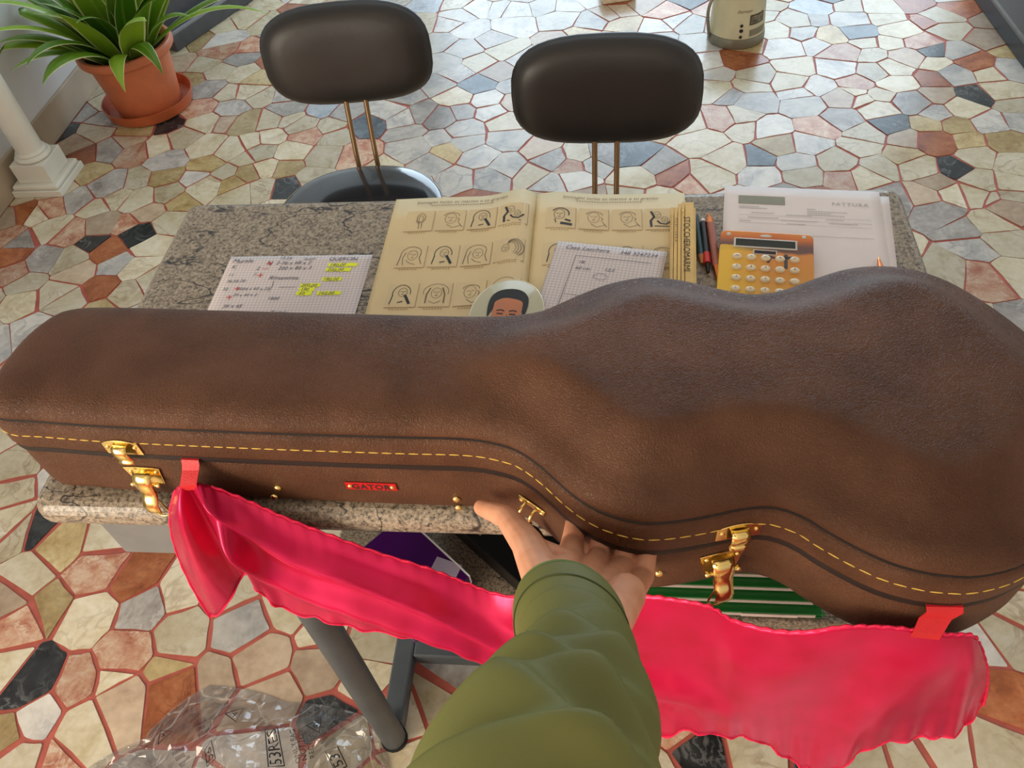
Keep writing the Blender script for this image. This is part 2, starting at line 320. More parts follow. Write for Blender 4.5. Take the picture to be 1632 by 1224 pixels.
for tries, dmin in ((5000, .118), (7000, .088)):
    for _ in range(tries):
        x = random.uniform(XL, XR); y = random.uniform(-.7, 5.9)
        if all((s[0] - x) ** 2 + (s[1] - y) ** 2 > dmin * dmin for s in near_sites(x, y, dmin)):
            s = (x, y, random.choice(KIND)); sites.append(s); cell.setdefault((int(x // .2), int(y // .2)), []).append(s)
def clip(poly, nx, ny, d):
    out = []
    for i in range(len(poly)):
        p, q = poly[i], poly[(i + 1) % len(poly)]
        a = p[0] * nx + p[1] * ny - d; b = q[0] * nx + q[1] * ny - d
        if a <= 0: out.append(p)
        if (a < 0 < b) or (b < 0 < a):
            t = a / (a - b); out.append((p[0] + (q[0] - p[0]) * t, p[1] + (q[1] - p[1]) * t))
    return out
C0 = Vector((0, 0, 1.5))
def proj(x, y, z=0):
    d = Vector((x, y, z)) - C0; k = d.dot(F)
    return (816 + 1314.3 * d.dot(Rr) / k, 612 - 1314.3 * d.dot(Uu) / k) if k > .05 else (-9e3, -9e3)
stones = []
for (x, y, kind) in sites:
    w = random.uniform(.0016, .0058) if y < 1.3 else random.uniform(.0006, .0034)
    wi = WT.setdefault((x, y), random.uniform(0, .0022))
    poly = [(x - .16, y - .16), (x + .16, y - .16), (x + .16, y + .16), (x - .16, y + .16)]
    for (sx, sy, _) in sorted(near_sites(x, y, .33), key=lambda s: (s[0] - x) ** 2 + (s[1] - y) ** 2):
        dx, dy = sx - x, sy - y; L = math.hypot(dx, dy)
        if L < 1e-6 or L > .34: continue
        nx, ny = dx / L, dy / L
        poly = clip(poly, nx, ny, nx * (x + sx) / 2 + ny * (y + sy) / 2 + max(-.42 * L, min(.42 * L, (wi - WT.setdefault((sx, sy), random.uniform(0, .0022))) / (2 * L))) - w)
        if len(poly) < 3: break
    if len(poly) >= 3: poly = clip(poly, -1, 0, -(XL + .013))
    if len(poly) < 3: continue
    merged = []
    for p in poly:                                  # drop slivers so edges run long and straight
        if not merged or (p[0] - merged[-1][0]) ** 2 + (p[1] - merged[-1][1]) ** 2 > .012 ** 2: merged.append(p)
    if len(merged) >= 4 and (merged[0][0] - merged[-1][0]) ** 2 + (merged[0][1] - merged[-1][1]) ** 2 < .012 ** 2: merged.pop()
    if len(merged) >= 3: poly = merged
    poly = [(a + random.uniform(-.0028, .0028), b + random.uniform(-.0028, .0028)) for a, b in poly]
    out = []
    for i in range(len(poly)):                      # chipped outline: cut corners, uneven edges
        p, q = Vector(poly[i]), Vector(poly[(i + 1) % len(poly)]); e = q - p; L = e.length
        if L < .006: out.append(p); continue
        nrm = Vector((e.y, -e.x)) / L; c = min(.2, random.uniform(.0012, .0048) / L)
        out.append(p + e * c)
        if L > .03: out.append(p + e * random.uniform(.35, .65) - nrm * random.uniform(-.0018, .0026))
        out.append(q - e * c)
    A = sum(out[i].x * out[i - 1].y - out[i - 1].x * out[i].y for i in range(len(out)))
    if abs(A) < .0004: continue
    cx = sum(p.x for p in out) / len(out); cy = sum(p.y for p in out) / len(out)
    px, py = proj(cx, cy); dist = (Vector((cx, cy, 0)) - C0).length
    seen = -20 < px < 1650 and -15 < py < 1240
    if seen and py > 300 and not (px < 330 or px > 1440 or py > 950): seen = False       # under the table and the case
    if seen and 330 > px > 210 and 490 < py < 830: seen = False
    stones.append((abs(A) / dist ** 3 if seen else 0, out, cx, cy, kind))
stones.sort(key=lambda s: -s[0])
rest = B(); rest_mi = []; KEYS = list(STONE)
for i, (vis, out, cx, cy, kind) in enumerate(stones):
    zt = random.uniform(-.0004, .0006); sl = (random.uniform(-.004, .004), random.uniform(-.004, .004))
    n = len(out); top = [(p.x - cx, p.y - cy, zt + sl[0] * (p.x - cx) + sl[1] * (p.y - cy)) for p in out]
    bot = [(a, b, -.004) for a, b, c in top]
    Fc = [tuple(range(n))] + [(n + k, n + (k + 1) % n, (k + 1) % n, k) for k in range(n)]
    if i < 300 and vis > 0:
        o = mesh_obj('stone', top + bot, Fc, STONE[kind], floor, (cx, cy, 0))
    else:
        rest.add([(a + cx, b + cy, c) for a, b, c in top + bot], Fc); rest_mi += [KEYS.index(kind)] * len(Fc)
o = mesh_obj('small_stones', rest.V, rest.F, None, floor, mats=[STONE[k] for k in KEYS], mi=rest_mi)
o['kind'] = 'stuff'; o['label'] = 'farther marble paving pieces of the floor'

# ================================================================ granite table
TX0, TX1, TY0, TY1, TZ = -.66, .403, .445, 1.0, .75
tab = thing('granite_table', 'speckled grey granite table on a grey steel frame, under the brown case', 'table', ((TX0 + TX1) / 2, (TY0 + TY1) / 2, 0))
org = tab.location
def slab(name, x0, x1, y0, y1, z0, z1, rc, rb, parent, org):
    pts = []
    for cx, cy, a0 in ((x1 - rc, y1 - rc, 0), (x0 + rc, y1 - rc, 90), (x0 + rc, y0 + rc, 180), (x1 - rc, y0 + rc, 270)):
        for k in range(7): a = math.radians(a0 + 15 * k); pts.append((cx + rc * math.cos(a), cy + rc * math.sin(a)))
    o = B().prism(pts, z0, z1).obj(name, GRAN, parent, org=org); bevel(o, rb, 5); return o
slab('table_top', TX0, TX1, TY0 - .004, TY1, .708, TZ, .024, .019, tab, org)
for x in (-.38, .33):
    B().tube([(x, .435, .008), (x, .435, .708)], .0215, 16).obj('leg', STEEL, tab, org=org, smooth=50)
    B().tube([(x, .93, .008), (x, .93, .708)], .0215, 16).obj('leg', STEEL, tab, org=org, smooth=50)
    o = B().box((x + .002, .685, .03), (.036, .47, .036)).obj('foot_bar', STEEL, tab, org=org); bevel(o, .004)
    for y in (.435, .93): B().lathe([(.024, 0), (.024, .008)], (x, y, 0), 16).obj('foot_cap', M('black_rubber', (22, 22, 22), .7), tab, org=org)
o = B().box((-.025, .585, .03), (.67, .036, .036)).obj('cross_bar', STEEL, tab, org=org); bevel(o, .004)
o = B().box((-.025, .62, .694), (.74, .03, .028)).obj('apron_rail', STEEL, tab, org=org)
o = B().box((-.025, .93, .694), (.74, .03, .028)).obj('apron_rail', STEEL, tab, org=org)
dr = B().box((-.53, .66, .653), (.18, .38, .108)).obj('drawer_box', M('grey_sheet_steel', (128, 130, 130), .5, .1), tab, org=org); bevel(dr, .003)
slab('lower_shelf', -.42, .40, .50, .92, .372, .40, .01, .005, tab, org)

# ---------------------------------------------------------------- under the table: printed boxes, green folders on the shelf
pb = thing('purple_box', 'dark purple cardboard box with a lilac band on the shelf under the table', 'box', (-.292, .538, .40), math.radians(49))
o = B().box((0, 0, .022), (.11, .15, .044)).obj('box_body', M('purple_print', (66, 8, 88), .3, var=.05), pb); bevel(o, .0015)
B().box((.056, 0, .0225), (.002, .15, .046)).obj('white_edge', M('white_card', (225, 222, 220), .6), pb)
B().box((.02, -.05, .0445), (.07, .04, .001), rz=.4).obj('lilac_band', M('lilac_print', (170, 156, 176), .5), pb)
bb = thing('black_box', 'glossy black flat box beside the purple one on the shelf under the table', 'box', (-.137, .623, .40), math.radians(49))
o = B().box((0, 0, .02), (.135, .19, .04)).obj('box_body', M('black_gloss_card', (10, 10, 11), .3, var=.05), bb); bevel(o, .0015)
o = B().box((.0, .06, .041), (.12, .05, .0015), rz=.2).obj('olive_sleeve', M('olive_card', (112, 108, 70), .6), bb)
GRN = M('green_folder_plastic', (26, 120, 48), .35, var=.1); PAGE = M('white_page_edges', (214, 200, 190), .7, var=.08, nscale=200); DGR = M('dark_green_card', (18, 74, 34), .45)
for i in range(6):
    fo = thing('ring_folder', ('lowest', 'second lowest', 'third lowest', 'third highest', 'second highest', 'topmost')[i] + ' green folder of the stack on the lower shelf', 'folder', (.135 - .003 * i, .612 + .013 * i, .4005 + .0125 * i), 0, 'green folders under the table')
    W_, D_ = .30, .21
    o = B().box((0, 0, .0012), (W_, D_, .0024)).obj('cover', GRN, fo); bevel(o, .001)
    o = B().box((0, 0, .0107), (W_, D_, .0024)).obj('cover', GRN, fo); bevel(o, .001)
    o = B().box((-.003, .0, .006), (W_ - .012, D_ + .001, .0072)).obj('pages', PAGE, fo)
    V = [(W_ / 2 - .001, -D_ / 2 + .004, .0012 + .0045 * (1 - math.cos(a))) for a in np.linspace(0, PI, 7)]
    B().tube([(p[0] + .004 * math.sin(a), p[1], p[2]) for p, a in zip(V, np.linspace(0, PI, 7))], .0016, 6).obj('elastic_band', GRN, fo)
    if i == 0: B().box((.08, -D_ / 2 - .001, .006), (.075, .001, .0075)).obj('spine_label', M('label_paper', (236, 222, 212), .7), fo)
# ================================================================ guitar case
OUT = [(-0.619,.466),(-.58,.463),(-.507,.458),(-.401,.454),(-.3,.451),(-.202,.449),(-.138,.448),(-.107,.443),(-.087,.436),(-.07,.424),(-.055,.41),(-.038,.393),(-.019,.378),(.002,.368),(.023,.363),(.042,.363),(.065,.367),(.086,.372),(.107,.378),(.128,.381),(.143,.379),(.16,.371),(.175,.359),(.197,.344),(.219,.332),(.241,.325),(.263,.322),(.286,.323),(.319,.334),(.36,.362),(.394,.41),(.410,.46),(.412,.51),(.402,.545),(.386,.577),(.371,.602),(.349,.631),(.326,.652),(.298,.665),(.268,.669),(.236,.664),(.203,.650),(.173,.635),(.15,.629),(.129,.631),(.104,.639),(.077,.649),(.051,.655),(.028,.655),(-.005,.646),(-.037,.629),(-.059,.615),(-.081,.604),(-.127,.599),(-.226,.602),(-.411,.61),(-.55,.616),(-.598,.613),(-.620,.597),(-.637,.562),(-.642,.515),(-.638,.482)]
NO = 260
OL = cr(OUT, NO, True)
TA = np.roll(OL, -1, 0) - np.roll(OL, 1, 0); TA /= np.linalg.norm(TA, axis=1)[:, None]
NR = np.stack([TA[:, 1], -TA[:, 0]], 1)                       # outward
for _ in range(2): NR = (np.roll(NR, 1, 0) + NR + np.roll(NR, -1, 0)); NR /= np.linalg.norm(NR, axis=1)[:, None]
KO = Vector((-.12, .53, .75))
case = thing('guitar_case', 'brown leather-look guitar case lying on the granite table', 'guitar case', KO)
def ring(inset, z): p = OL - NR * inset; return np.c_[p, np.full(NO, z)]
def loft(rings, close_top=True, close_bot=True):
    b = B(); V = np.concatenate(rings); n = len(rings); Fc = []
    for i in range(n - 1):
        for k in range(NO): Fc.append((i * NO + k, i * NO + (k + 1) % NO, (i + 1) * NO + (k + 1) % NO, (i + 1) * NO + k))
    if close_bot: Fc.append(tuple(range(NO))[::-1])
    if close_top: Fc.append(tuple(range((n - 1) * NO, n * NO)))
    b.add(V, Fc); return b
base = loft([ring(.022, .7505), ring(.014, .7515), ring(.007, .7555), ring(.003, .762), ring(.0015, .772), ring(.001, .80), ring(.001, .828), ring(.002, .8325), ring(.005, .835)]).obj('case_base', LEA, case, smooth=50, org=KO)
LINING = M('dark_red_velvet', (92, 10, 16), .9, var=.1, sheen=.4)
loft([ring(.0065, .834), ring(.0065, .843)]).obj('lining', LINING, case, org=KO)
# lid: stitched band, piping groove, domed top
rings = [ring(.006, .8405), ring(.0015, .8405), ring(-.0015, .842), ring(-.0025, .845), ring(-.0025, .877), ring(-.001, .8805), ring(.0018, .8822), ring(.0032, .8838), ring(.0032, .8848), ring(.0008, .8862), ring(0, .889), ring(.0008, .8935), ring(.004, .899), ring(.009, .9032), ring(.016, .9062)]
from mathutils.geometry import delaunay_2d_cdt
nr_ = len(rings); LB = B(); LB.V = [tuple(v) for v in np.concatenate(rings)]
LB.F = [(i * NO + k, i * NO + (k + 1) % NO, (i + 1) * NO + (k + 1) % NO, (i + 1) * NO + k) for i in range(nr_ - 1) for k in range(NO)] + [tuple(range(NO))[::-1]]
gx, gy = np.meshgrid(np.arange(-.66, .44, .0075), np.arange(.30, .69, .0075)); gp = np.stack([gx.ravel() + (np.arange(gx.size) // gx.shape[1] % 2) * .00375, gy.ravel()], 1)
def inside(p):
    x, y = p[:, 0:1], p[:, 1:2]; x0, y0 = OL[:, 0][None], OL[:, 1][None]; x1, y1 = np.roll(OL[:, 0], -1)[None], np.roll(OL[:, 1], -1)[None]
    return (((y0 > y) != (y1 > y)) & (x < (x1 - x0) * (y - y0) / (y1 - y0 + 1e-12) + x0)).sum(1) % 2 == 1
gp = gp[inside(gp)]
dd = np.sqrt(((gp[:, None, :] - OL[None]) ** 2).sum(-1).min(1)); gp, dd = gp[dd > .0205], dd[dd > .0205]
def lid_z(x, d): return .9062 + .0055 * (1 - math.exp(-(d - .016) / .022)) + .026 * sm((x + .165) / .115) * sm((d - .020) / .052)
ov, oe, of, ovo, _, _ = delaunay_2d_cdt([Vector(p[:2]) for p in rings[-1]] + [Vector(p) for p in gp], [(k, (k + 1) % NO) for k in range(NO)], [], 1, 1e-7)
mapid = {}
for i, (v, src) in enumerate(zip(ov, ovo)):
    if src and min(src) < NO: mapid[i] = (nr_ - 1) * NO + min(src)
    else:
        mapid[i] = len(LB.V); LB.V.append((v.x, v.y, lid_z(v.x, dd[min(src) - NO]) if src else .9062))
LB.F += [tuple(mapid[i] for i in f) for f in of]
lid = LB.obj('case_lid', LEA, case, smooth=50, org=KO)
DBR = M('dark_brown_piping_and_gap_shade', (26, 14, 9), .6, var=.05)
loft([ring(.004, .833), ring(-.0012, .8335), ring(-.0016, .837), ring(-.0012, .8412), ring(.004, .8412)]).obj('gap_shade_band', DBR, case, smooth=50, org=KO)  # dark band painting in the shadow line of the gap under the lid
B().tube([tuple(v) for v in np.r_[ring(.0014, .8842), ring(.0014, .8842)[:1]]], .0015, 6).obj('piping', DBR, lid, org=KO)
# stitches around the band
THR = M('yellow_thread', (226, 188, 84), .5, var=.08)
PER = np.r_[0, np.cumsum(np.linalg.norm(np.roll(OL, -1, 0) - OL, axis=1))]
def at(s):
    s %= PER[-1]; p = np.array([np.interp(s, PER, np.r_[OL[:, j], OL[0, j]]) for j in (0, 1)])
    q = np.array([np.interp((s + .002) % PER[-1], PER, np.r_[OL[:, j], OL[0, j]]) for j in (0, 1)])
    t = (q - p) / (np.linalg.norm(q - p) + 1e-12); return p, t, np.array([t[1], -t[0]])
stm = None; ns = int(PER[-1] / .0132); step = PER[-1] / ns
for i in range(ns):
    p, t, n = at((i + .5) * step); ang = math.atan2(t[1], t[0])
    if stm is None:
        b = B().tube([(x, 0, .0002 * math.cos(x * 300)) for x in np.linspace(-.0048, .0048, 4)], [.0004, .00065, .00065, .0004], 6); o = b.obj('stitch', THR, lid); stm = o.data
    else:
        o = bpy.data.objects.new('stitch', stm); COL.objects.link(o); o.parent = lid
    o.location = (p[0] + n[0] * .0027 - KO.x, p[1] + n[1] * .0027 - KO.y, .863 - KO.z); o.rotation_euler = (0, 0, ang)
# hardware on the near wall: local frame x along wall, y outward, z up
NEAR = [i for i in range(NO) if OL[i, 1] < .5 and -.63 < OL[i, 0] < .36]
def wall_at(x):
    i = min(NEAR, key=lambda k: abs(OL[k, 0] - x)); return OL[i], math.atan2(TA[i, 1], TA[i, 0])
def mount(name, b, mat, x, z, out=0, parent=case, smooth=None):
    p, a = wall_at(x); n = (math.sin(a), -math.cos(a))
    b.map(lambda u, v, w: (u, -v, w))
    o = b.obj(name, mat, parent, smooth=smooth); o.location = (p[0] + n[0] * out - KO.x, p[1] + n[1] * out - KO.y, z - KO.z); o.rotation_euler = (0, 0, a)
    return o
def arc_plate(w, h, th, dome=.006, bot=0):
    """plate in x-z plane with arched top, thickness along y"""
    n = 9; pts = [(-w / 2 + bot, 0), (w / 2 - bot, 0)] + [(w / 2 - w * k / n, h + dome * math.sin(PI * k / n) ** .8) for k in range(n + 1)]
    b = B(); m_ = len(pts)
    return b.add([(x, 0, z) for x, z in pts] + [(x, th, z) for x, z in pts], [tuple(range(m_)), tuple(range(m_, 2 * m_))[::-1]] + [(i, (i + 1) % m_, m_ + (i + 1) % m_, m_ + i) for i in range(m_)])
def strip(profile, w0, w1=None):
    """bent metal strip: profile of (y,z), width along x"""
    n = len(profile); w1 = w1 or w0; b = B(); V = []
    for i, (y, z) in enumerate(profile):
        w = w0 + (w1 - w0) * i / (n - 1); V += [(-w / 2, y, z), (-w * .2, y + .0012, z), (w * .2, y + .0012, z), (w / 2, y, z)]
    return b.add(V, [(4 * i + k, 4 * i + k + 1, 4 * i + k + 5, 4 * i + k + 4) for i in range(n - 1) for k in range(3)])
REDP = M('red_reflecting_brass', (232, 178, 80), .2, 1, var=.05)
def latch(x, side):
    la = bpy.data.objects.new('latch', None); COL.objects.link(la); la.parent = case
    la.empty_display_size = .02
    tp = mount('catch_plate', arc_plate(.040, .017, .0016), GOLD, x + .004, .8445, .0026, la); bevel(tp, .0006)
    for sx in (-.015, .015): mount('rivet', B().lathe([(.0024, 0), (.002, .001), (.0008, .0015)], seg=10).map(lambda a, b_, c: (a + sx, c + .0016, b_ + .012)), GOLD, x + .004, .8445, .0026, la, 60)
    o = mount('catch_hook', strip([(.0016, .016), (.0065, .0145), (.0085, .009), (.0078, .002), (.0055, -.005), (.0085, -.0075)], .016, .017), GOLD, x + .004, .8445, .0026, la, 60); solid(o, .0012)
    bp = mount('lever_plate', arc_plate(.042, .028, .0016, .0015, .005), GOLD, x, .786, -.0005, la); bevel(bp, .0006)
    for sx in (-.014, .015): mount('rivet', B().lathe([(.0024, 0), (.002, .001), (.0008, .0015)], seg=10).map(lambda a, b_, c: (a + sx, c + .0016, b_ + .022)), GOLD, x, .786, -.0005, la, 60)
    o = mount('hinge_pin', B().tube([(-.013, .008, .008), (.013, .008, .008)], .0022, 10), GOLD, x, .786, 0, la, 60)
    for sx in (-.0145, .0145): mount('pin_knob', B().lathe([(.0005, -.003), (.0028, -.002), (.003, 0), (.0028, .002), (.0005, .003)], seg=10).map(lambda a, b_, c: (c + sx, a + .008, b_ + .008)), GOLD, x, .786, 0, la, 60)
    o = mount('lever', strip([(.003, .024), (.009, .018), (.0115, .008), (.011, -.004), (.0155, -.010), (.020, -.017), (.0205, -.027), (.017, -.033)], .021, .016), GOLD, x, .786, 0, la, 60); solid(o, .0014)
    sg = side
    lp = [(sg * -.004, .009, .006), (sg * .004, .012, -.008), (sg * .010, .015, -.022), (sg * .013, .016, -.034), (sg * .006, .017, -.040), (sg * -.004, .016, -.037), (sg * -.010, .013, -.024), (sg * -.010, .010, -.008), (sg * -.009, .009, .006)]
    mount('wire_loop', B().tube([tuple(v) for v in cr(lp, 30)], .0011, 8), GOLD, x + .005 * sg, .786, 0, la, 60)
latch(-.497, 1); latch(.104, -1)
for x, z in ((-.355, .787), (-.358, .769), (-.156, .779), (-.157, .762), (.04, .795)):
    mount('stud', B().lathe([(.0042, 0), (.004, .0012), (.0028, .0028), (.0008, .0034)], seg=14).map(lambda a, b_, c: (a, c, b_)), GOLD, x, z, -.001, case, 70)
bd = mount('badge', B().box((0, .0007, 0), (.054, .0014, .0125)), M('red_enamel', (196, 18, 20), .25, var=.05), -.248, .799, -.0006); bevel(bd, .0004)
b = B(); put_text(b, 'GATOR', .0122, 0, 0, align='CENTER', space=1.1, bold=.00035); V, Fc = b.V, b.F
b2 = B().add([(v[0] * .92, .0016, v[1] - .0044) for v in V], Fc); mount('badge_lettering', b2, INK, -.248, .799, -.0006)['label'] = 'black raised letters on the red badge'
for sx in (-.0225, .0225): mount('badge_rivet', B().lathe([(.0026, 0), (.0024, .001), (.001, .0018)], seg=12).map(lambda a, b_, c: (a + sx, c + .0014, b_)), GOLD, -.248, .799, -.0006, case, 60)
# carrying handle, folded down: brass brackets, steel loops, black grip
ha = bpy.data.objects.new('carrying_handle', None); COL.objects.link(ha); ha.parent = case
BLK = M('black_handle_leather', (24, 22, 22), .4, bump=.1, bscale=300)
for x in (-.078, .004):
    o = mount('handle_bracket', B().box((0, .001, .0), (.034, .002, .008)), GOLD, x, .803, 0, ha); bevel(o, .0008)
    for sx in (-.013, .013): mount('bracket_screw', B().lathe([(.0034, 0), (.003, .0016), (.001, .0024)], seg=10).map(lambda a, b_, c: (a + sx, c + .002, b_)), GOLD, x, .803, 0, ha, 60)
    for sx in (-.007, .006): mount('bracket_loop', B().tube([(sx, .002, .001), (sx, .010, .0), (sx, .014, -.007), (sx, .012, -.014)], .0018, 8), GOLD, x, .803, 0, ha, 60)
pa, _ = wall_at(-.078); pb_, _ = wall_at(.004)
hp = cr([(pa[0] - .004, pa[1] - .018, .787), (pa[0] + .01, pa[1] - .03, .768), ((pa[0] + pb_[0]) / 2 - .01, (pa[1] + pb_[1]) / 2 - .022, .752), (pb_[0] - .02, pb_[1] - .018, .762), (pb_[0], pb_[1] - .016, .787)], 24)
B().tube([tuple(v) for v in hp], [.006] + [.009] * 22 + [.006], 12, flat=.7).obj('grip', BLK, ha, org=KO, smooth=60)
# ================================================================ papers and tools on the table
def sheet(name, label, x, y, z, w, h, rz, mat, curl=.002, bend=0):
    """sheet whose top left corner lies at x,y; local x right, y up (0 .. -h)"""
    r = thing(name, label, 'paper', (x, y, z), rz)
    fn = lambda u, v: (u * w, -v * h, curl * (math.sin(u * 5 + v * 3) * .5 + .5) * (u * v) + bend * max(0, u - .6) ** 2)
    o = B().grid(fn, 14, 14).obj('page', mat, r, smooth=180); solid(o, .0003, 1)
    r['w'] = w; r['h'] = h
    return r, lambda xx, yy, zz=0: (xx, yy, fn(min(max(xx / w, 0), 1), min(max(-yy / h, 0), 1))[2] + .0006 + zz)
def squared(name, col, line, pitch):
    t = NT(name); tc = t.n('ShaderNodeTexCoord'); sp = t.n('ShaderNodeSeparateXYZ'); t.l(tc, 'Object', sp, 0)
    def ln(i): return t.math('LESS_THAN', t.math('FRACT', t.math('MULTIPLY', sp.outputs[i], 1 / pitch)), .16)
    fac = t.math('MULTIPLY', t.math('MAXIMUM', ln(0), ln(1)), .55)
    t.t.links.new(t.mix(fac, lin(col), lin(line)), t.b.inputs['Base Color']); t.b.inputs['Roughness'].default_value = .8; return t.m
SQP = squared('squared_paper', (226, 214, 208), (150, 140, 160), .005)
WHP = M('white_paper', (236, 226, 222), .75, var=.03)
s1, f1 = sheet('handwritten_note', 'squared note sheet with handwriting and yellow highlighting, left of the catalogue', -.546, .866, .7502, .21, .148, 0, SQP, .003)
hl = B()
for x, y, w in ((.150, -.021, .042), (.149, -.031, .036), (.148, -.050, .028), (.120, -.062, .028), (.120, -.070, .022), (.118, -.078, .022), (.147, -.078, .034)):
    pts = [(x + w * k / 8, y + .0008 * math.sin(k * 2.1 + x * 90)) for k in range(9)]; hl.ribbon(pts, .0072)
hl.map(lambda a, b_, c: f1(a, b_)).obj('highlighting', M('yellow_highlighter', (236, 244, 40), .7, var=.05), s1)['kind'] = 'stuff'
hw = B(); red = B()
for tx, x, y, sz in (('13.24', .075, -.008, .008), ('buon', .112, -.010, .008), ('QUERCIN', .148, -.012, .0095), ('Murale', .006, -.014, .011), ('N', .058, -.019, .011), ('2-36 x 68 x 2', .072, -.019, .0095), ('K.', .008, -.026, .010), ('2', .046, -.030, .010), ('200 x 80 x 3', .078, -.030, .0095), ('1', .045, -.042, .009), ('11', .008, -.042, .008), ('Rimanenza', .070, -.050, .010), ('36.56.20', .010, -.055, .008), ('32', .009, -.071, .008), ('2004 x 60 x 25', .030, -.071, .0078), ('20 x 40 x 2', .028, -.083, .0075), ('1800', .080, -.090, .008), ('180,00', .152, -.024, .0085), ('200,00', .151, -.034, .0085), ('180,00', .149, -.053, .0082), ('200,00', .121, -.065, .0082), ('180', .122, -.073, .0078), ('60', .122, -.081, .0078), ('160,00', .149, -.081, .0082), ('36 x 45', .02, -.105, .009), ('Totale', .09, -.118, .010)):
    put_text(hw, tx, sz, x, y, shear=.25)
hw.map(lambda a, b_, c: f1(a, b_ + .0005 * math.sin(a * 260), .0003)).obj('handwriting', PENINK, s1)['kind'] = 'stuff'
for x, y in ((.063, -.017), (.056, -.041), (.030, -.068), (.024, -.085)):
    red.ribbon([(x - .004, y), (x + .004, y + .0005)], .0013); red.ribbon([(x + .001, y - .004), (x, y + .004)], .0013)
red.ribbon([(.055, -.028), (.065, -.0275)], .0009)
red.map(lambda a, b_, c: f1(a, b_, .0004)).obj('red_marks', M('red_ink', (206, 50, 48), .6), s1)
fl = B().ribbon([(.079, -.053), (.080, -.062), (.079, -.069), (.077, -.074)], .0008); fl.ribbon([(.09, -.066), (.115, -.0655)], .0008)
fl.map(lambda a, b_, c: f1(a, b_, .0004)).obj('pen_lines', PENINK, s1)

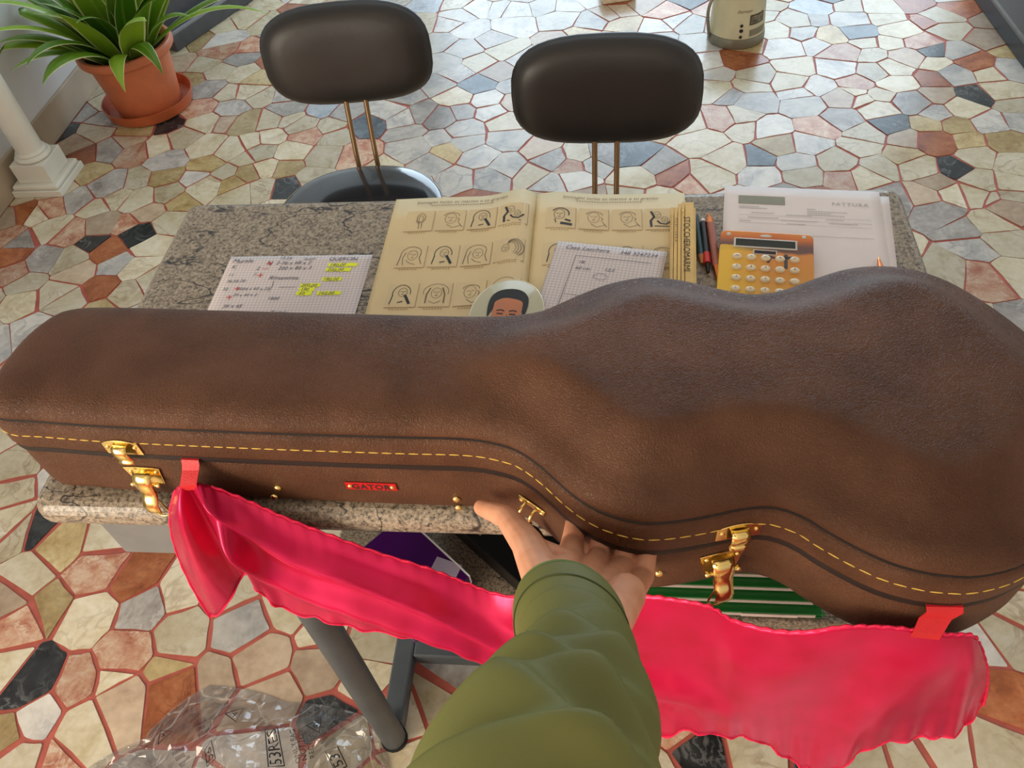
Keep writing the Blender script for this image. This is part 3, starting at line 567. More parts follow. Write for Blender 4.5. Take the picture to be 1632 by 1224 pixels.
# ---------------------------------------------------------------- open catalogue
cat = thing('open_catalogue', 'open cream catalogue with rows of engraved heads, lying behind the case', 'book', (-.110, .986, .7502))
CP = M('cream_page', (226, 202, 152), .62, var=.06, nscale=6); CT = M('printed_tile_tone', (222, 198, 150), .62, var=.04); CS = M('printed_tile_shade', (188, 160, 116), .62); SEPIA = M('sepia_ink', (120, 96, 70), .6)
PW, PH = .212, .297
tn_ = 0
def pz(u, side): # u 0 at spine .. 1 outer
    if side < 0: return .0035 + .013 * math.exp(-((u - .10) / .16) ** 2) - .006 * math.exp(-(u / .04) ** 2) + .002 * math.sin(u * PI)
    return .0035 + .007 * math.exp(-((u - .14) / .2) ** 2) - .001 * math.exp(-(u / .05) ** 2)
def head(b, kind, x, y, s):
    """generic engraved head in a tile: strokes and solid darks"""
    P = lambda pts: [(x + px * s, y + py * s) for px, py in pts]
    el = lambda cx, cy, rx, ry, a0=0, a1=360, n=16: P([(cx + rx * math.cos(math.radians(a0 + (a1 - a0) * k / n)), cy + ry * math.sin(math.radians(a0 + (a1 - a0) * k / n))) for k in range(n + 1)])
    w = .020 * s
    def face(cx, cy, r):
        b.ribbon(el(cx, cy, r * .72, r), w * .7); b.ribbon(P([(cx - r * .4, cy + r * .15), (cx - r * .1, cy + r * .2)]), w); b.ribbon(P([(cx + r * .15, cy + r * .2), (cx + r * .45, cy + r * .15)]), w)
        b.ribbon(P([(cx + r * .05, cy + r * .15), (cx + r * .1, cy - r * .2), (cx, cy - r * .22)]), w * .7); b.ribbon(P([(cx - r * .2, cy - r * .5), (cx + r * .2, cy - r * .48)]), w)
    if kind == 0:      # veiled head in profile
        b.ribbon(el(0, .1, .36, .38, 20, 190), w); b.ribbon(P([(-.36, .05), (-.42, -.45)]), w * 1.3); b.ribbon(P([(-.2, .2), (-.28, -.1), (-.22, -.45)]), w); face(.05, .05, .24)
        b.ribbon(P([(.34, .2), (.3, -.1), (.4, -.4)]), w * 1.2); b.ribbon(P([(-.15, -.2), (.0, -.35), (.2, -.42)]), w)
    elif kind == 1:    # dark cloak
        b.ribbon(el(-.02, .08, .3, .38, -10, 200), w * 1.2); face(.02, .12, .2); b.ribbon(P([(.1, .0), (.2, -.2), (.3, -.42)]), w * 4.5); b.ribbon(P([(-.3, .0), (-.36, -.42)]), w * 1.6); b.ribbon(P([(-.1, -.35), (.08, -.3)]), w * 2)
    elif kind == 2:    # halo and long hair
        b.ribbon(el(0, .12, .42, .36, -20, 200), w * .8); face(.02, .06, .24); b.ribbon(P([(-.2, .3), (-.3, .0), (-.3, -.4)]), w * 2.2); b.ribbon(P([(.2, .3), (.3, .0), (.3, -.4)]), w * 2.2); b.ribbon(P([(-.2, -.3), (0, -.42), (.2, -.3)]), w)
    elif kind == 3:    # elderly man with dark habit
        face(-.05, .15, .26); b.ribbon(el(-.02, .2, .3, .28, -20, 150), w * 2); b.ribbon(P([(-.2, -.1), (-.15, -.3)]), w * 1.5); b.ribbon(P([(0, -.32), (.4, -.38)]), w * 6); b.ribbon(P([(.15, -.12), (.35, -.2)]), w * 4)
    elif kind == 4:    # man in outline
        face(0, .08, .28); b.ribbon(el(.02, .2, .28, .2, 0, 170), w); b.ribbon(P([(.25, .1), (.32, .0), (.26, -.1)]), w); b.ribbon(P([(-.1, -.25), (.1, -.42), (.4, -.3)]), w); b.ribbon(P([(.3, -.15), (.45, -.4)]), w)
    elif kind == 5:    # mother and child
        for a_, c_, r_ in ((-.1, .2, .18), (.15, -.05, .15)): face(a_, c_, r_)
        b.ribbon(P([(-.3, .4), (-.2, .1), (-.32, -.1), (-.3, -.42)]), w * 4); b.ribbon(P([(-.1, -.1), (.0, -.25), (.2, -.3), (.38, -.1)]), w * 3); b.ribbon(P([(-.2, -.38), (.3, -.42)]), w * 2)
    elif kind == 6:    # folded rose / hands
        b.ribbon(el(.05, .15, .15, .25), w); b.ribbon(el(.05, .1, .08, .18), w * .8); b.ribbon(P([(.0, -.1), (.02, -.45)]), w); b.ribbon(P([(.1, -.1), (.12, -.42)]), w); b.ribbon(P([(-.12, .0), (.02, -.2)]), w)
    else:              # flowing hair
        for k in range(4): b.ribbon(el(.05 + .04 * k, .02, .18 + .05 * k, .28 + .05 * k, -60, 130), w * (.8 + .2 * k))
        face(-.12, .05, .18)
ROWS = {-1: [(6, 4, 1, 5), (0, 1, 0, 7), (1, 2, 4, 2), (0, 3, 2, 4)], 1: [(3, 4, 4, 5), (1, 7, 1, 4), (2, 0, 3, 7), (4, 1, 2, 0)]}
for side in (-1, 1):
    sx = lambda x: side * x
    zf = lambda x, y, e=0: (x, y, pz(min(max(abs(x) / PW, 0), 1), side) + .0006 + e)
    blk = B().grid(lambda u, v: (sx(u * PW), -v * PH, pz(u, side)), 28, 6)
    pg = blk.obj('left_page' if side < 0 else 'right_page', CP, cat, smooth=180); solid(pg, .0022, -1)
    cp = B()
    for r_, row in enumerate(ROWS[side][:3]):
        for c_ in range(4):
            cx = (-.168 + .046 * c_) if side < 0 else (.037 + .0462 * c_)
            cy = (-.054 if side < 0 else -.058) - .077 * r_; w2, h2 = .0205, .0225
            ti = B(); dr_ = B()
            for k in range(4):
                x0 = cx - w2 + 2 * w2 * k / 4; x1 = x0 + 2 * w2 / 4
                ti.add([zf(x0, cy - h2), zf(x1, cy - h2), zf(x1, cy + h2), zf(x0, cy + h2)], [(0, 1, 2, 3)])
            ti.obj('printed_tile', CT, pg)
            ti = B()
            ti.add([zf(cx + w2, cy - h2 - .001, .0002), zf(cx + w2 + .0011, cy - h2 - .001, .0002), zf(cx + w2 + .0011, cy + h2 - .001, .0002), zf(cx + w2, cy + h2 - .001, .0002), zf(cx - w2, cy - h2 - .001, .0002), zf(cx - w2, cy - h2, .0002), zf(cx + w2, cy - h2, .0002)], [(0, 1, 2, 3), (4, 0, 6, 5)])
            ti.obj('tile_border', CS, pg)
            head(dr_, row[c_], cx, cy, .041)
            hd_ = dr_.map(lambda a, b_, c: zf(a, b_, .0005)).obj('engraved_head', INK if row[c_] in (1, 3, 5) else SEPIA, pg); hd_['kind'] = 'stuff'
            for k in range(7): cp.ribbon([(cx - .013 + .0038 * k, cy - h2 - .0045), (cx - .0108 + .0038 * k, cy - h2 - .0045)], .0012)
    put_text(cp, 'Immagini incise su marmo e su granito', .0088, -.110 if side < 0 else .106, -.0145, align='CENTER', shear=.25)
    for k in range(26): cp.ribbon([((-.155 if side < 0 else .058) + .0036 * k, -.0195), ((-.1528 if side < 0 else .0602) + .0036 * k, -.0195)], .0016)
    q_ = cp.map(lambda a, b_, c: zf(a, b_, .0003)).obj('printed_captions', BROWNINK, pg); q_['kind'] = 'stuff'
# squared sheet lying over the right page
s2, f2 = sheet('squared_sketch_sheet', 'squared sheet with a pencil sketch lying on the catalogue', -.074, .872, .7645, .148, .20, math.radians(-10), SQP, .002)
k = B()
put_text(k, 'Casa Laschera', .0105, .012, -.014, shear=.35); put_text(k, '348 3247234', .0095, .086, -.014, shear=.3)
k.ribbon([(.13, -.026), (.03, -.026), (.028, -.10), (.026, -.16)], .0007); k.ribbon([(.03, -.10), (.12, -.102)], .0006)
put_text(k, '18', .008, .036, -.040, shear=.2); put_text(k, '60 cm', .008, .034, -.052, shear=.3); put_text(k, '12,5', .008, .072, -.050, shear=.3)
k.ribbon([(.07 + .009 * math.cos(a), -.062 + .006 * math.sin(a)) for a in np.linspace(0, 6, 14)], .0006)
k.map(lambda a, b_, c: f2(a, b_, .0003)).obj('pencil_sketch', PENINK, s2)
# oval photo medallion
md = thing('oval_photo_plaque', 'oval ceramic photo plaque of a dark-haired head, half hidden behind the case', 'photo plaque', (-.132, .728, .7645), math.radians(-6))
B().lathe([(.046, 0), (.0475, .002), (.047, .0045), (.0455, .006), (.001, .0068)], seg=48, ay=1.33).obj('oval_plaque', M('glazed_cream_ceramic', (198, 192, 160), .4, var=.04), md, smooth=40)
rim = B(); rim.tube([(.0465 * math.cos(a), .0465 * 1.33 * math.sin(a), .0052) for a in np.linspace(0, 2 * PI, 60)], .0009, 6); rim.obj('rim', M('ivory_glaze', (240, 234, 208), .2), md)
hd = lambda pts, z: (lambda P: B().add([(p[0], p[1], z) for p in P], [tuple(range(len(P)))]))(cr(pts, 48, True))
hd([(-.023, -.01), (-.026, .012), (-.024, .028), (-.015, .039), (0, .043), (.014, .040), (.023, .029), (.025, .012), (.022, -.01), (.018, .004), (0, .010), (-.018, .004)], .0072).obj('portrait_hair', M('photo_dark_hair', (28, 24, 22), .3), md)
hd([(-.018, .012), (-.0175, .018), (-.008, .025), (.004, .025), (.016, .021), (.0185, .012), (.018, -.01), (.012, -.03), (0, -.037), (-.012, -.03), (-.018, -.01)], .0075).obj('portrait_face', M('photo_skin_tone', (206, 128, 86), .3), md)
fe = B()
for sx_ in (-.008, .008): fe.ribbon([(sx_ - .005, .002), (sx_, .004), (sx_ + .005, .002)], .0018); fe.ribbon([(sx_ - .004, -.003), (sx_ + .004, -.003)], .002)
fe.ribbon([(.001, -.004), (.003, -.014), (-.001, -.015)], .0008); fe.ribbon([(-.006, -.023), (.006, -.023)], .0018)
fe.map(lambda a, b_, c: (a, b_, .0079)).obj('portrait_features', INK, md)

# ---------------------------------------------------------------- folding ruler, pens, calculator, invoice
ru = thing('folding_ruler', 'yellow wooden folding ruler standing on edge beside the calculator', 'ruler', (.079, .944, .7552), math.radians(-3))
RW = M('yellow_varnished_wood', (222, 184, 106), .4, var=.12, nscale=30)
for i in range(7):
    x = .0032 + .0049 * i; L = .235 - (.004 if i % 2 else 0); oy = -.012 if i in (0, 1) else (-.002 * (i % 3) - (.012 if i == 6 else 0))
    if i == 5: continue
    wd_ = .0115 if i == 4 else .0042; x = x + (.0036 if i == 4 else 0)
    o = B().box((x, -L / 2 + oy, .008 + (.0012 if i == 4 else 0)), (wd_, L, .016)).obj('slat', RW, ru); bevel(o, .0006)
b = B(); put_text(b, 'STOCCHEROMARMI', .0122, .0185, -.034, .0176, rz=-PI / 2, space=1.0)
b.obj('ruler_lettering', INK, ru)
b = B(); put_text(b, 'MERITERRA', .0062, .0068, -.036, .0165, rz=-PI / 2, space=1.7); b.obj('small_lettering', BROWNINK, ru)
b = B()
for k_ in range(40): b.ribbon([(.0012, -.03 - .004 * k_), (.0034, -.03 - .004 * k_)], .0006, .0163)
b.obj('scale_marks', BROWNINK, ru)
for i_, y in enumerate((-.022, -.225)): B().lathe([(.0015, 0), (.0015, .0008)], (.0178, y, .0172), 10).obj('rivet', GOLD, ru)
def pen(name, label, p0, p1, r, segs):
    """segments: (part name, t0, t1, r0, r1, material) along the pen"""
    a, b_ = Vector(p0), Vector(p1); root = thing(name, label, 'pen', a); d = b_ - a
    for nm, t0, t1, r0, r1, mt in segs:
        n = 5; B().tube([d * (t0 + (t1 - t0) * k / (n - 1)) for k in range(n)], [(r0 + (r1 - r0) * k / (n - 1)) * r for k in range(n)], 12).obj(nm, mt, root, smooth=50)
TEAL = M('teal_lacquer', (30, 66, 78), .3); BLKP = M('black_plastic', (22, 22, 24), .35); REDPL = M('red_plastic', (214, 46, 34), .35)
ROSE = M('rose_lacquer', (168, 104, 90), .25, .3); COP = M('copper_metal', (222, 130, 78), .2, 1)
pen('teal_pencil', 'dark teal pencil nearest the folding ruler', (.1145, .930, .7545), (.1175, .80, .7545), .0042, [('barrel', 0, .62, 1, 1, TEAL), ('wood_cone', .62, .74, 1, .35, M('pencil_wood', (190, 130, 80), .6)), ('lead', .74, .78, .35, .05, INK), ('end_cap', -.03, 0, .9, 1, BLKP)])
pen('red_and_black_marker', 'black marker with a red collar between the pencil and the pink pen', (.1235, .917, .7549), (.1235, .80, .7549), .0045, [('barrel', 0, .55, .95, 1, BLKP), ('red_collar', .55, .72, 1.08, 1.08, REDPL), ('nib_holder', .72, .86, .8, .4, BLKP), ('white_end', -.06, 0, .6, .9, WHP)])
pen('rose_gold_pen', 'rose-coloured ballpoint with copper tip beside the calculator', (.1325, .924, .756), (.1362, .785, .7535), .0056, [('push_button', -.06, 0, .45, .5, COP), ('upper_ring', 0, .09, .85, 1, COP), ('barrel', .09, .70, 1, 1, ROSE), ('cone', .70, .97, 1, .3, COP), ('tip', .97, 1.0, .3, .12, COP)])
pen('copper_pen', 'copper pen tip poking out behind the lower bout of the case', (.339, .838, .757), (.33, .715, .757), .005, [('tip', 0, .04, .2, .4, COP), ('cone', .04, .2, .4, 1, COP), ('barrel', .2, 1, 1, 1, ROSE)])

inv2, g0 = sheet('blank_sheet', 'blank white sheet under the invoice, its right edge showing', .172, .999, .7502, .21, .297, math.radians(-7.5), WHP, .001)
inv, g1 = sheet('invoice', 'white printed invoice under the calculator', .160, 1.004, .7516, .21, .297, math.radians(-6.2), WHP, .004)
GREYP = M('grey_print', (142, 144, 128), .7); LGP = M('light_grey_print', (176, 172, 168), .7)
k = B()
for i in range(6): k.add([(.02 + .0105 * i, -.040, 0), (.02 + .0105 * (i + 1), -.040, 0), (.02 + .0105 * (i + 1), -.022, 0), (.02 + .0105 * i, -.022, 0)], [(0, 1, 2, 3)])
k.map(lambda a, b_, c: g1(a, b_)).obj('letterhead', GREYP, inv)
k = B(); put_text(k, 'FATTURA', .0098, .145, -.036, space=1.2)
for x, y, n, w in ((.021, -.0465, 8, .0035), (.021, -.050, 11, .0035), (.112, -.047, 4, .003), (.112, -.0515, 15, .0035), (.112, -.0555, 9, .0035), (.112, -.0595, 14, .0035), (.038, -.060, 9, .0034), (.033, -.070, 12, .0034), (.084, -.062, 10, .0034), (.077, -.074, 14, .0034), (.136, -.068, 7, .0034), (.14, -.076, 11, .0034), (.022, -.078, 5, .003), (.085, -.081, 8, .003)):
    for i in range(n): k.ribbon([(x + w * i, y), (x + w * i + w * .8, y)], .0012)
k.map(lambda a, b_, c: g1(a, b_, .0003)).obj('printed_text', LGP, inv)
k = B()
for i in range(3): k.ribbon([(.02 + .04 * 0, -.065 - .0085 * i), (.11, -.065 - .0085 * i), (.195, -.065 - .0085 * i)], .0004)
k.ribbon([(.02, -.104), (.11, -.104), (.195, -.104)], .0006); k.map(lambda a, b_, c: g1(a, b_, .0002)).obj('ruled_lines', LGP, inv)

CW, CH = .118, .155
ca = thing('desk_calculator', 'orange and yellow desk calculator with round cream keys on the invoice', 'calculator', (.1435, .884, .757), math.radians(-7))
ca.rotation_euler = (math.radians(3), 0, math.radians(-7))
t = NT('sunset_print'); tc = t.n('ShaderNodeTexCoord'); sp = t.n('ShaderNodeSeparateXYZ'); t.l(tc, 'Object', sp, 0)
nz = t.n('ShaderNodeTexNoise', Scale=22.0, Detail=3.0); t.l(tc, 'Object', nz, 'Vector')
yy = t.math('ADD', t.math('MULTIPLY', sp.outputs[1], -1 / CH), t.math('MULTIPLY', t.math('SUBTRACT', nz.outputs['Fac'], .5), .12))
xm = t.n('ShaderNodeValue'); rp = t.N.new('ShaderNodeValToRGB'); e = rp.color_ramp.elements
while len(e) < 7: e.new(.5)
for i, (p_, c_) in enumerate(((0, (232, 150, 60)), (.08, (214, 116, 48)), (.17, (120, 84, 70)), (.24, (112, 82, 74)), (.27, (226, 146, 70)), (.5, (224, 152, 62)), (1, (240, 190, 80)))): e[i].position = p_; e[i].color = lin(c_)
t.t.links.new(yy, rp.inputs[0])
gl = t.math('MULTIPLY', t.math('SUBTRACT', 1.0, t.math('MULTIPLY', sp.outputs[0], 16.0)), t.math('LESS_THAN', .2, yy))
gl = t.math('MINIMUM', t.math('MAXIMUM', gl, 0.0), .8)
t.t.links.new(t.mix(gl, rp.outputs[0], lin((250, 204, 60))), t.b.inputs['Base Color']); t.b.inputs['Roughness'].default_value = .3
pts = []
for cx, cy, a0 in ((CW - .008, -.008, 0), (.008, -.008, 90), (.008, -CH + .008, 180), (CW - .008, -CH + .008, 270)):
    for k_ in range(5): a = math.radians(a0 + 22.5 * k_); pts.append((cx + .008 * math.cos(a), cy + .008 * math.sin(a)))
o = B().prism(pts, 0, .014).obj('calculator_body', t.m, ca); bevel(o, .002, 3)
SILV = M('silver_plastic', (206, 200, 190), .3, .2); CZ = .0141
o = B().box((.0575, -.0235, CZ), (.080, .0175, .0016)).obj('display_bezel', SILV, ca); bevel(o, .0006)
B().box((.0575, -.0235, CZ + .0008), (.075, .0125, .0008)).obj('display', M('dark_lcd', (44, 46, 36), .12, var=.05), ca)
o = B().box((.0575, -.0395, CZ), (.030, .0085, .0014)).obj('solar_bezel', SILV, ca); bevel(o, .0005)
B().box((.0575, -.0398, CZ + .0006), (.027, .0055, .0008)).obj('solar_cell', M('solar_brown', (44, 24, 18), .15), ca)
B().lathe([(.0045, 0), (.004, .0006), (.001, .0008)], (.058, -.0085, .0139), 20, ax=1.7, ay=.6).obj('maker_badge', SILV, ca)
for x_ in (.0105, .106): B().lathe([(.0030, 0), (.0028, .0005), (.001, .0008)], (x_, -.0085 if x_ < .05 else -.0065, .0139), 12).obj('corner_screw', SILV, ca)
k = B().box((.0835, -.0535, .0142), (.0042, .025, .0006)); k.box((.0835, -.0465, .0142), (.016, .0042, .0006)); k.box((.066, -.047, .0142), (.013, .003, .0006), rz=-.3); k.box((.063, -.053, .0142), (.003, .010, .0006), rz=-.4)
k.obj('printed_cross', M('slate_print', (70, 66, 70), .35), ca)
KEYM = M('cream_keys', (240, 224, 190), .3, var=.04); sym = ['MRC', 'M-', 'M+', '%', 'C', '7', '8', '9', '+/-', 'R', '4', '5', '6', 'x', ':', '1', '2', '3', '+', '-', '0', '00', '.', '+', '=']
km = None
for i, sy in enumerate(sym):
    x = .0228 + .0178 * (i % 5); y = -.0505 - .0192 * (i // 5)
    if km is None: o = B().lathe([(.0062, 0), (.0062, .0016), (.0054, .003), (.003, .0036), (.0005, .0037)], seg=20, ay=.78).obj('key', KEYM, ca, smooth=50); km = o.data
    else: o = bpy.data.objects.new('key', km); COL.objects.link(o); o.parent = ca
    o.location = (x, y, .0138)
    b = B(); put_text(b, sy, .0048 if len(sy) == 1 else .0028, 0, -.0014, .0040, align='CENTER'); b.obj('key_symbol', M('red_brown_print', (150, 60, 40), .5), o)
# ================================================================ chairs
def superell(rx, rz, n, k=40):
    out = []
    for i in range(k):
        a = 2 * PI * i / k; c, s = math.cos(a), math.sin(a)
        out.append((rx * math.copysign(abs(c) ** (2 / n), c), rz * math.copysign(abs(s) ** (2 / n), s)))
    return out
def chair(label, x, y, rz):
    r = thing('side_chair', label, 'chair', (x, y, 0), rz, 'black vinyl chairs behind the table')
    def loft_pad(prof, rx, rz_, n, fn):
        o2 = superell(rx, rz_, n); k = len(o2); V = []; Fc = []
        for s, off in prof: V += [fn(a * s, b * s, off) for a, b in o2]
        for i in range(len(prof) - 1):
            for j in range(k): Fc.append((i * k + j, i * k + (j + 1) % k, (i + 1) * k + (j + 1) % k, (i + 1) * k + j))
        Fc += [tuple(range(k))[::-1], tuple(range((len(prof) - 1) * k, len(prof) * k))]
        return B().add(V, Fc)
    pad = [(.10, -.034), (.45, -.033), (.70, -.030), (.84, -.024), (.93, -.014), (.975, -.003), (.985, .004), (1.0, .007), (1.0, .012), (.985, .016), (.95, .019), (.5, .02)]
    tilt = math.radians(8)
    def fn(a, b, off):
        yy = off - .55 * a * a * (1 if off < .02 else .9); return (a, .255 + yy * math.cos(tilt) + b * math.sin(tilt), .662 + b * math.cos(tilt) - yy * math.sin(tilt))
    loft_pad(pad, .178, .104, 3.0, fn).obj('backrest', BLACKV, r, smooth=60)
    seat = [(.3, .412), (.9, .414), (.985, .42), (1.0, .428), (1.0, .434), (.985, .440), (.93, .4465), (.8, .4505), (.5, .452), (.1, .4522)]
    loft_pad(seat, .182, .182, 2.3, lambda a, b, off: (a, b, off)).obj('seat', M('black_gloss_vinyl', (40, 41, 44), .14, 0, .6, coat=.4, var=.1), r, smooth=60)
    TUBE = M('bronze_tube', (150, 122, 88), .32, .7)
    for sx in (-.0215, .0215):
        B().tube([tuple(v) for v in cr([(sx, .10, .405), (sx, .175, .405), (sx, .190, .425), (sx, .197, .47), (sx, .222, .56), (sx, .250, .66)], 22)], .0056, 10).obj('back_post', TUBE, r, smooth=60)
    B().box((0, .09, .404), (.08, .10, .012)).obj('mount_plate', STEEL, r)
    for a, b in ((-1, -1), (1, -1), (-1, 1), (1, 1)):
        B().tube([(a * .12, b * .12, .41), (a * .165, b * .165, .008)], .010, 10).obj('leg', TUBE, r, smooth=60)
        B().lathe([(.012, 0), (.012, .02)], (a * .165, b * .165, 0), 10).obj('foot_cap', BLKP, r)
chair('black vinyl chair with its round seat showing, on the plant side of the table', -.53, 1.345, math.radians(5))
chair('black vinyl chair nearer the tin jug, its seat hidden by the table', -.018, 1.165, math.radians(-1))

# ================================================================ potted plant on a saucer
PX, PY = -1.655, 2.565
TERRA = M('terracotta_plastic', (208, 118, 78), .42, var=.08)
sa = B().lathe([(.125, 0), (.150, .004), (.160, .042), (.156, .042), (.145, .010), (.01, .008)], (PX, PY, 0), 48).obj('plant_saucer', M('brown_terracotta', (188, 96, 56), .4), smooth=40, org=(PX, PY, 0)); sa.location = (PX, PY, 0)
tag(sa, 'round terracotta saucer on the floor under the plant pot', 'saucer')
pl = thing('potted_plant', 'green striped-leaf plant in a terracotta pot by the left wall', 'plant', (PX, PY, .010))
B().lathe([(.108, 0), (.113, .004), (.138, .185), (.139, .188), (.156, .192), (.163, .200), (.164, .214), (.158, .224), (.149, .225), (.143, .218), (.138, .19), (.1, .188)], seg=48).obj('pot', TERRA, pl, smooth=40)
B().lathe([(.02, .19), (.137, .19), (.137, .196), (.01, .199)], seg=32).obj('soil', M('dark_soil', (44, 34, 26), .9, bump=.6, bscale=90), pl)
t = NT('striped_leaf'); uvn = t.n('ShaderNodeUVMap'); sp = t.n('ShaderNodeSeparateXYZ'); t.l(uvn, 0, sp, 0)
oi = t.n('ShaderNodeObjectInfo')
gr = t.mix(oi.outputs['Random'], lin((66, 116, 26)), lin((150, 190, 50)))
mar = t.math('GREATER_THAN', t.math('ABSOLUTE', t.math('SUBTRACT', sp.outputs[0], .5)), .445)
mid = t.math('LESS_THAN', t.math('ABSOLUTE', t.math('SUBTRACT', sp.outputs[0], .5)), .05)
c_ = t.mix(t.math('MULTIPLY', mid, .35), gr, lin((150, 186, 80)))
t.t.links.new(t.mix(mar, c_, lin((222, 226, 168))), t.b.inputs['Base Color']); t.b.inputs['Roughness'].default_value = .32
t.b.inputs['Transmission Weight'].default_value = 0
LEAF = t.m
def leaf(az, L, lean, droop, w, r0=.03, tw=0):
    """strap leaf: starts near pot centre, rises, arches out"""
    n = 14; p = Vector((math.cos(az) * r0, math.sin(az) * r0, .19)); el = PI / 2 - lean; V = []; uv = []
    for i in range(n + 1):
        s = i / n; a = az + tw * s
        d = Vector((math.cos(a) * math.cos(el), math.sin(a) * math.cos(el), math.sin(el)))
        side = Vector((-math.sin(a), math.cos(a), 0)); nn = side.cross(d)
        ww = w * (.55 + 1.0 * math.sin(PI * min(1, s * .9 + .1)) ** .8) * (1 - s ** 4) + .0006
        for k, q in enumerate((-1, -.5, 0, .5, 1)): V.append(p + side * ww * q * .5 - nn * ww * .16 * (1 - q * q)); uv.append(((q + 1) / 2, s))
        p = p + d * L / n; el -= droop / n * (1.6 * s + .4)
    Fc = [(i * 5 + k, i * 5 + k + 1, i * 5 + k + 6, i * 5 + k + 5) for i in range(n) for k in range(4)]
    V = [Vector((max(v.x, XL - PX + .02), v.y, v.z)) for v in V]
    me = bpy.data.meshes.new('leaf'); me.from_pydata([tuple(v) for v in V], [], Fc); me.materials.append(LEAF)
    ul = me.uv_layers.new(name='UVMap')
    for lp in me.loops: ul.data[lp.index].uv = uv[lp.vertex_index]
    me.polygons.foreach_set('use_smooth', [True] * len(me.polygons))
    o = bpy.data.objects.new('leaf', me); COL.objects.link(o); o.parent = pl
    return o
rl = random.Random(11)
for i in range(38):
    az = i * 2.39996 + rl.uniform(-.2, .2); inner = i / 38
    leaf(az, rl.uniform(.30, .44), .10 + .62 * inner + rl.uniform(-.1, .1), rl.uniform(.4, 1.3), rl.uniform(.044, .068), .02 + .075 * inner, rl.uniform(-.3, .3))
leaf(.25, .60, 1.0, 1.1, .030, .08); leaf(.05, .50, .95, 1.1, .026, .08); leaf(-1.2, .26, .8, 2.0, .038, .07); leaf(-.7, .26, .6, 2.6, .036, .07)
leaf(-2.5, .42, .85, 1.0, .05, .08); leaf(3.3, .40, .7, .9, .05, .06); leaf(-2.0, .36, .8, .9, .044, .08); leaf(-2.2, .45, .6, 1.0, .04, .06)

# ================================================================ marble column by the wall
WM = M('white_carved_marble', (232, 230, 216), .35, var=.06, nscale=8)
co = thing('marble_column', 'small white marble column on a stepped square base by the left wall', 'column', (-1.838, 2.118, 0))
o = B().box((0, 0, .011), (.168, .168, .022)).obj('plinth', WM, co); bevel(o, .002)
o = B().box((0, 0, .030), (.156, .156, .016)).obj('plinth_step', WM, co); bevel(o, .006, 3)
o = B().box((0, 0, .070), (.116, .116, .064)).obj('pedestal', WM, co); bevel(o, .002)
B().lathe([(.05, .102), (.056, .105), (.057, .111), (.052, .116), (.047, .118), (.049, .123), (.046, .128), (.043, .131)], seg=32).obj('base_moulding', WM, co, smooth=50)
B().lathe([(.042, .131), (.041, .14), (.041, .5), (.036, .80)], seg=32).obj('shaft', WM, co, smooth=40)
B().lathe([(.036, .80), (.042, .81), (.038, .825), (.055, .86), (.058, .87)], seg=32).obj('capital', WM, co, smooth=40)
o = B().box((0, 0, .885), (.125, .125, .03)).obj('abacus', WM, co); bevel(o, .003)

# ================================================================ far objects on the floor
GS = M('dark_grey_stone', (84, 88, 94), .4, var=.12, nscale=25); LGS = M('light_grey_stone', (146, 150, 156), .35, var=.1)
gs = thing('grey_stone_step', 'grey stone two-stepped block on the floor behind the plant', 'stone block', (-1.594, 3.152, 0), math.radians(65.3))
o = B().box((.08, .055, .03), (.62, .11, .06)).obj('lower_tier', GS, gs); bevel(o, .003)
o = B().box((.08, .006, .066), (.62, .012, .012)).obj('front_lip', LGS, gs); bevel(o, .002)
o = B().box((.08, .085, .13), (.60, .05, .14)).obj('upper_tier', GS, gs); bevel(o, .003)
tn = thing('tin_jug', 'cream painted tin jug with grey foot and wire handle on the floor', 'jug', (.428, 2.872, 0))
CRM = M('cream_enamel', (206, 200, 166), .3, var=.06); TG = M('dull_tin', (140, 138, 122), .4, .6)
B().lathe([(.094, 0), (.098, .003), (.099, .014), (.0965, .034), (.093, .036)], seg=40).obj('foot_ring', TG, tn, smooth=40)
B().lathe([(.0955, .036), (.0935, .06), (.0865, .165), (.0855, .170), (.087, .173), (.083, .173), (.082, .168), (.088, .05), (.01, .045)], seg=40).obj('body', CRM, tn, smooth=40)
B().lathe([(.083, .10), (.01, .101)], seg=32).obj('dark_inside', M('dark_brown_disc', (36, 26, 20), .4), tn)  # dark brown disc across the inside of the jug
ang0 = math.radians(198)
B().tube([tuple(v) for v in cr([(.097 * math.cos(ang0), .097 * math.sin(ang0), .012), (.104 * math.cos(ang0), .104 * math.sin(ang0), .04), (.112 * math.cos(ang0), .112 * math.sin(ang0), .10), (.106 * math.cos(ang0), .106 * math.sin(ang0), .14), (.09 * math.cos(ang0), .09 * math.sin(ang0), .162)], 20)], .0055, 10).obj('wire_handle', TG, tn, smooth=60)
def on_tin(b, a0, z0, e=.0012):
    def mp(u, v, w):
        z = z0 + v; r_ = .0935 + (z - .06) * (-.07 / 1.05) + e; a = a0 + u / .09; return (r_ * math.cos(a), r_ * math.sin(a), z)
    return b.map(mp)
def patch(w, h, n=8):
    return B().grid(lambda u, v: ((u - .5) * w, (v - .5) * h, 0), n, 2)
on_tin(patch(.060, .034), math.radians(-52), .098).obj('printed_picture', M('dark_brown_print', (62, 52, 40), .4), tn)
on_tin(patch(.052, .026), math.radians(-52), .098, .0016).obj('printed_picture_light', M('grey_picture_print', (120, 112, 92), .4, var=.7, nscale=60), tn)
on_tin(patch(.070, .022), math.radians(-48), .054).obj('printed_band', M('grey_band_print', (128, 120, 98), .4), tn)
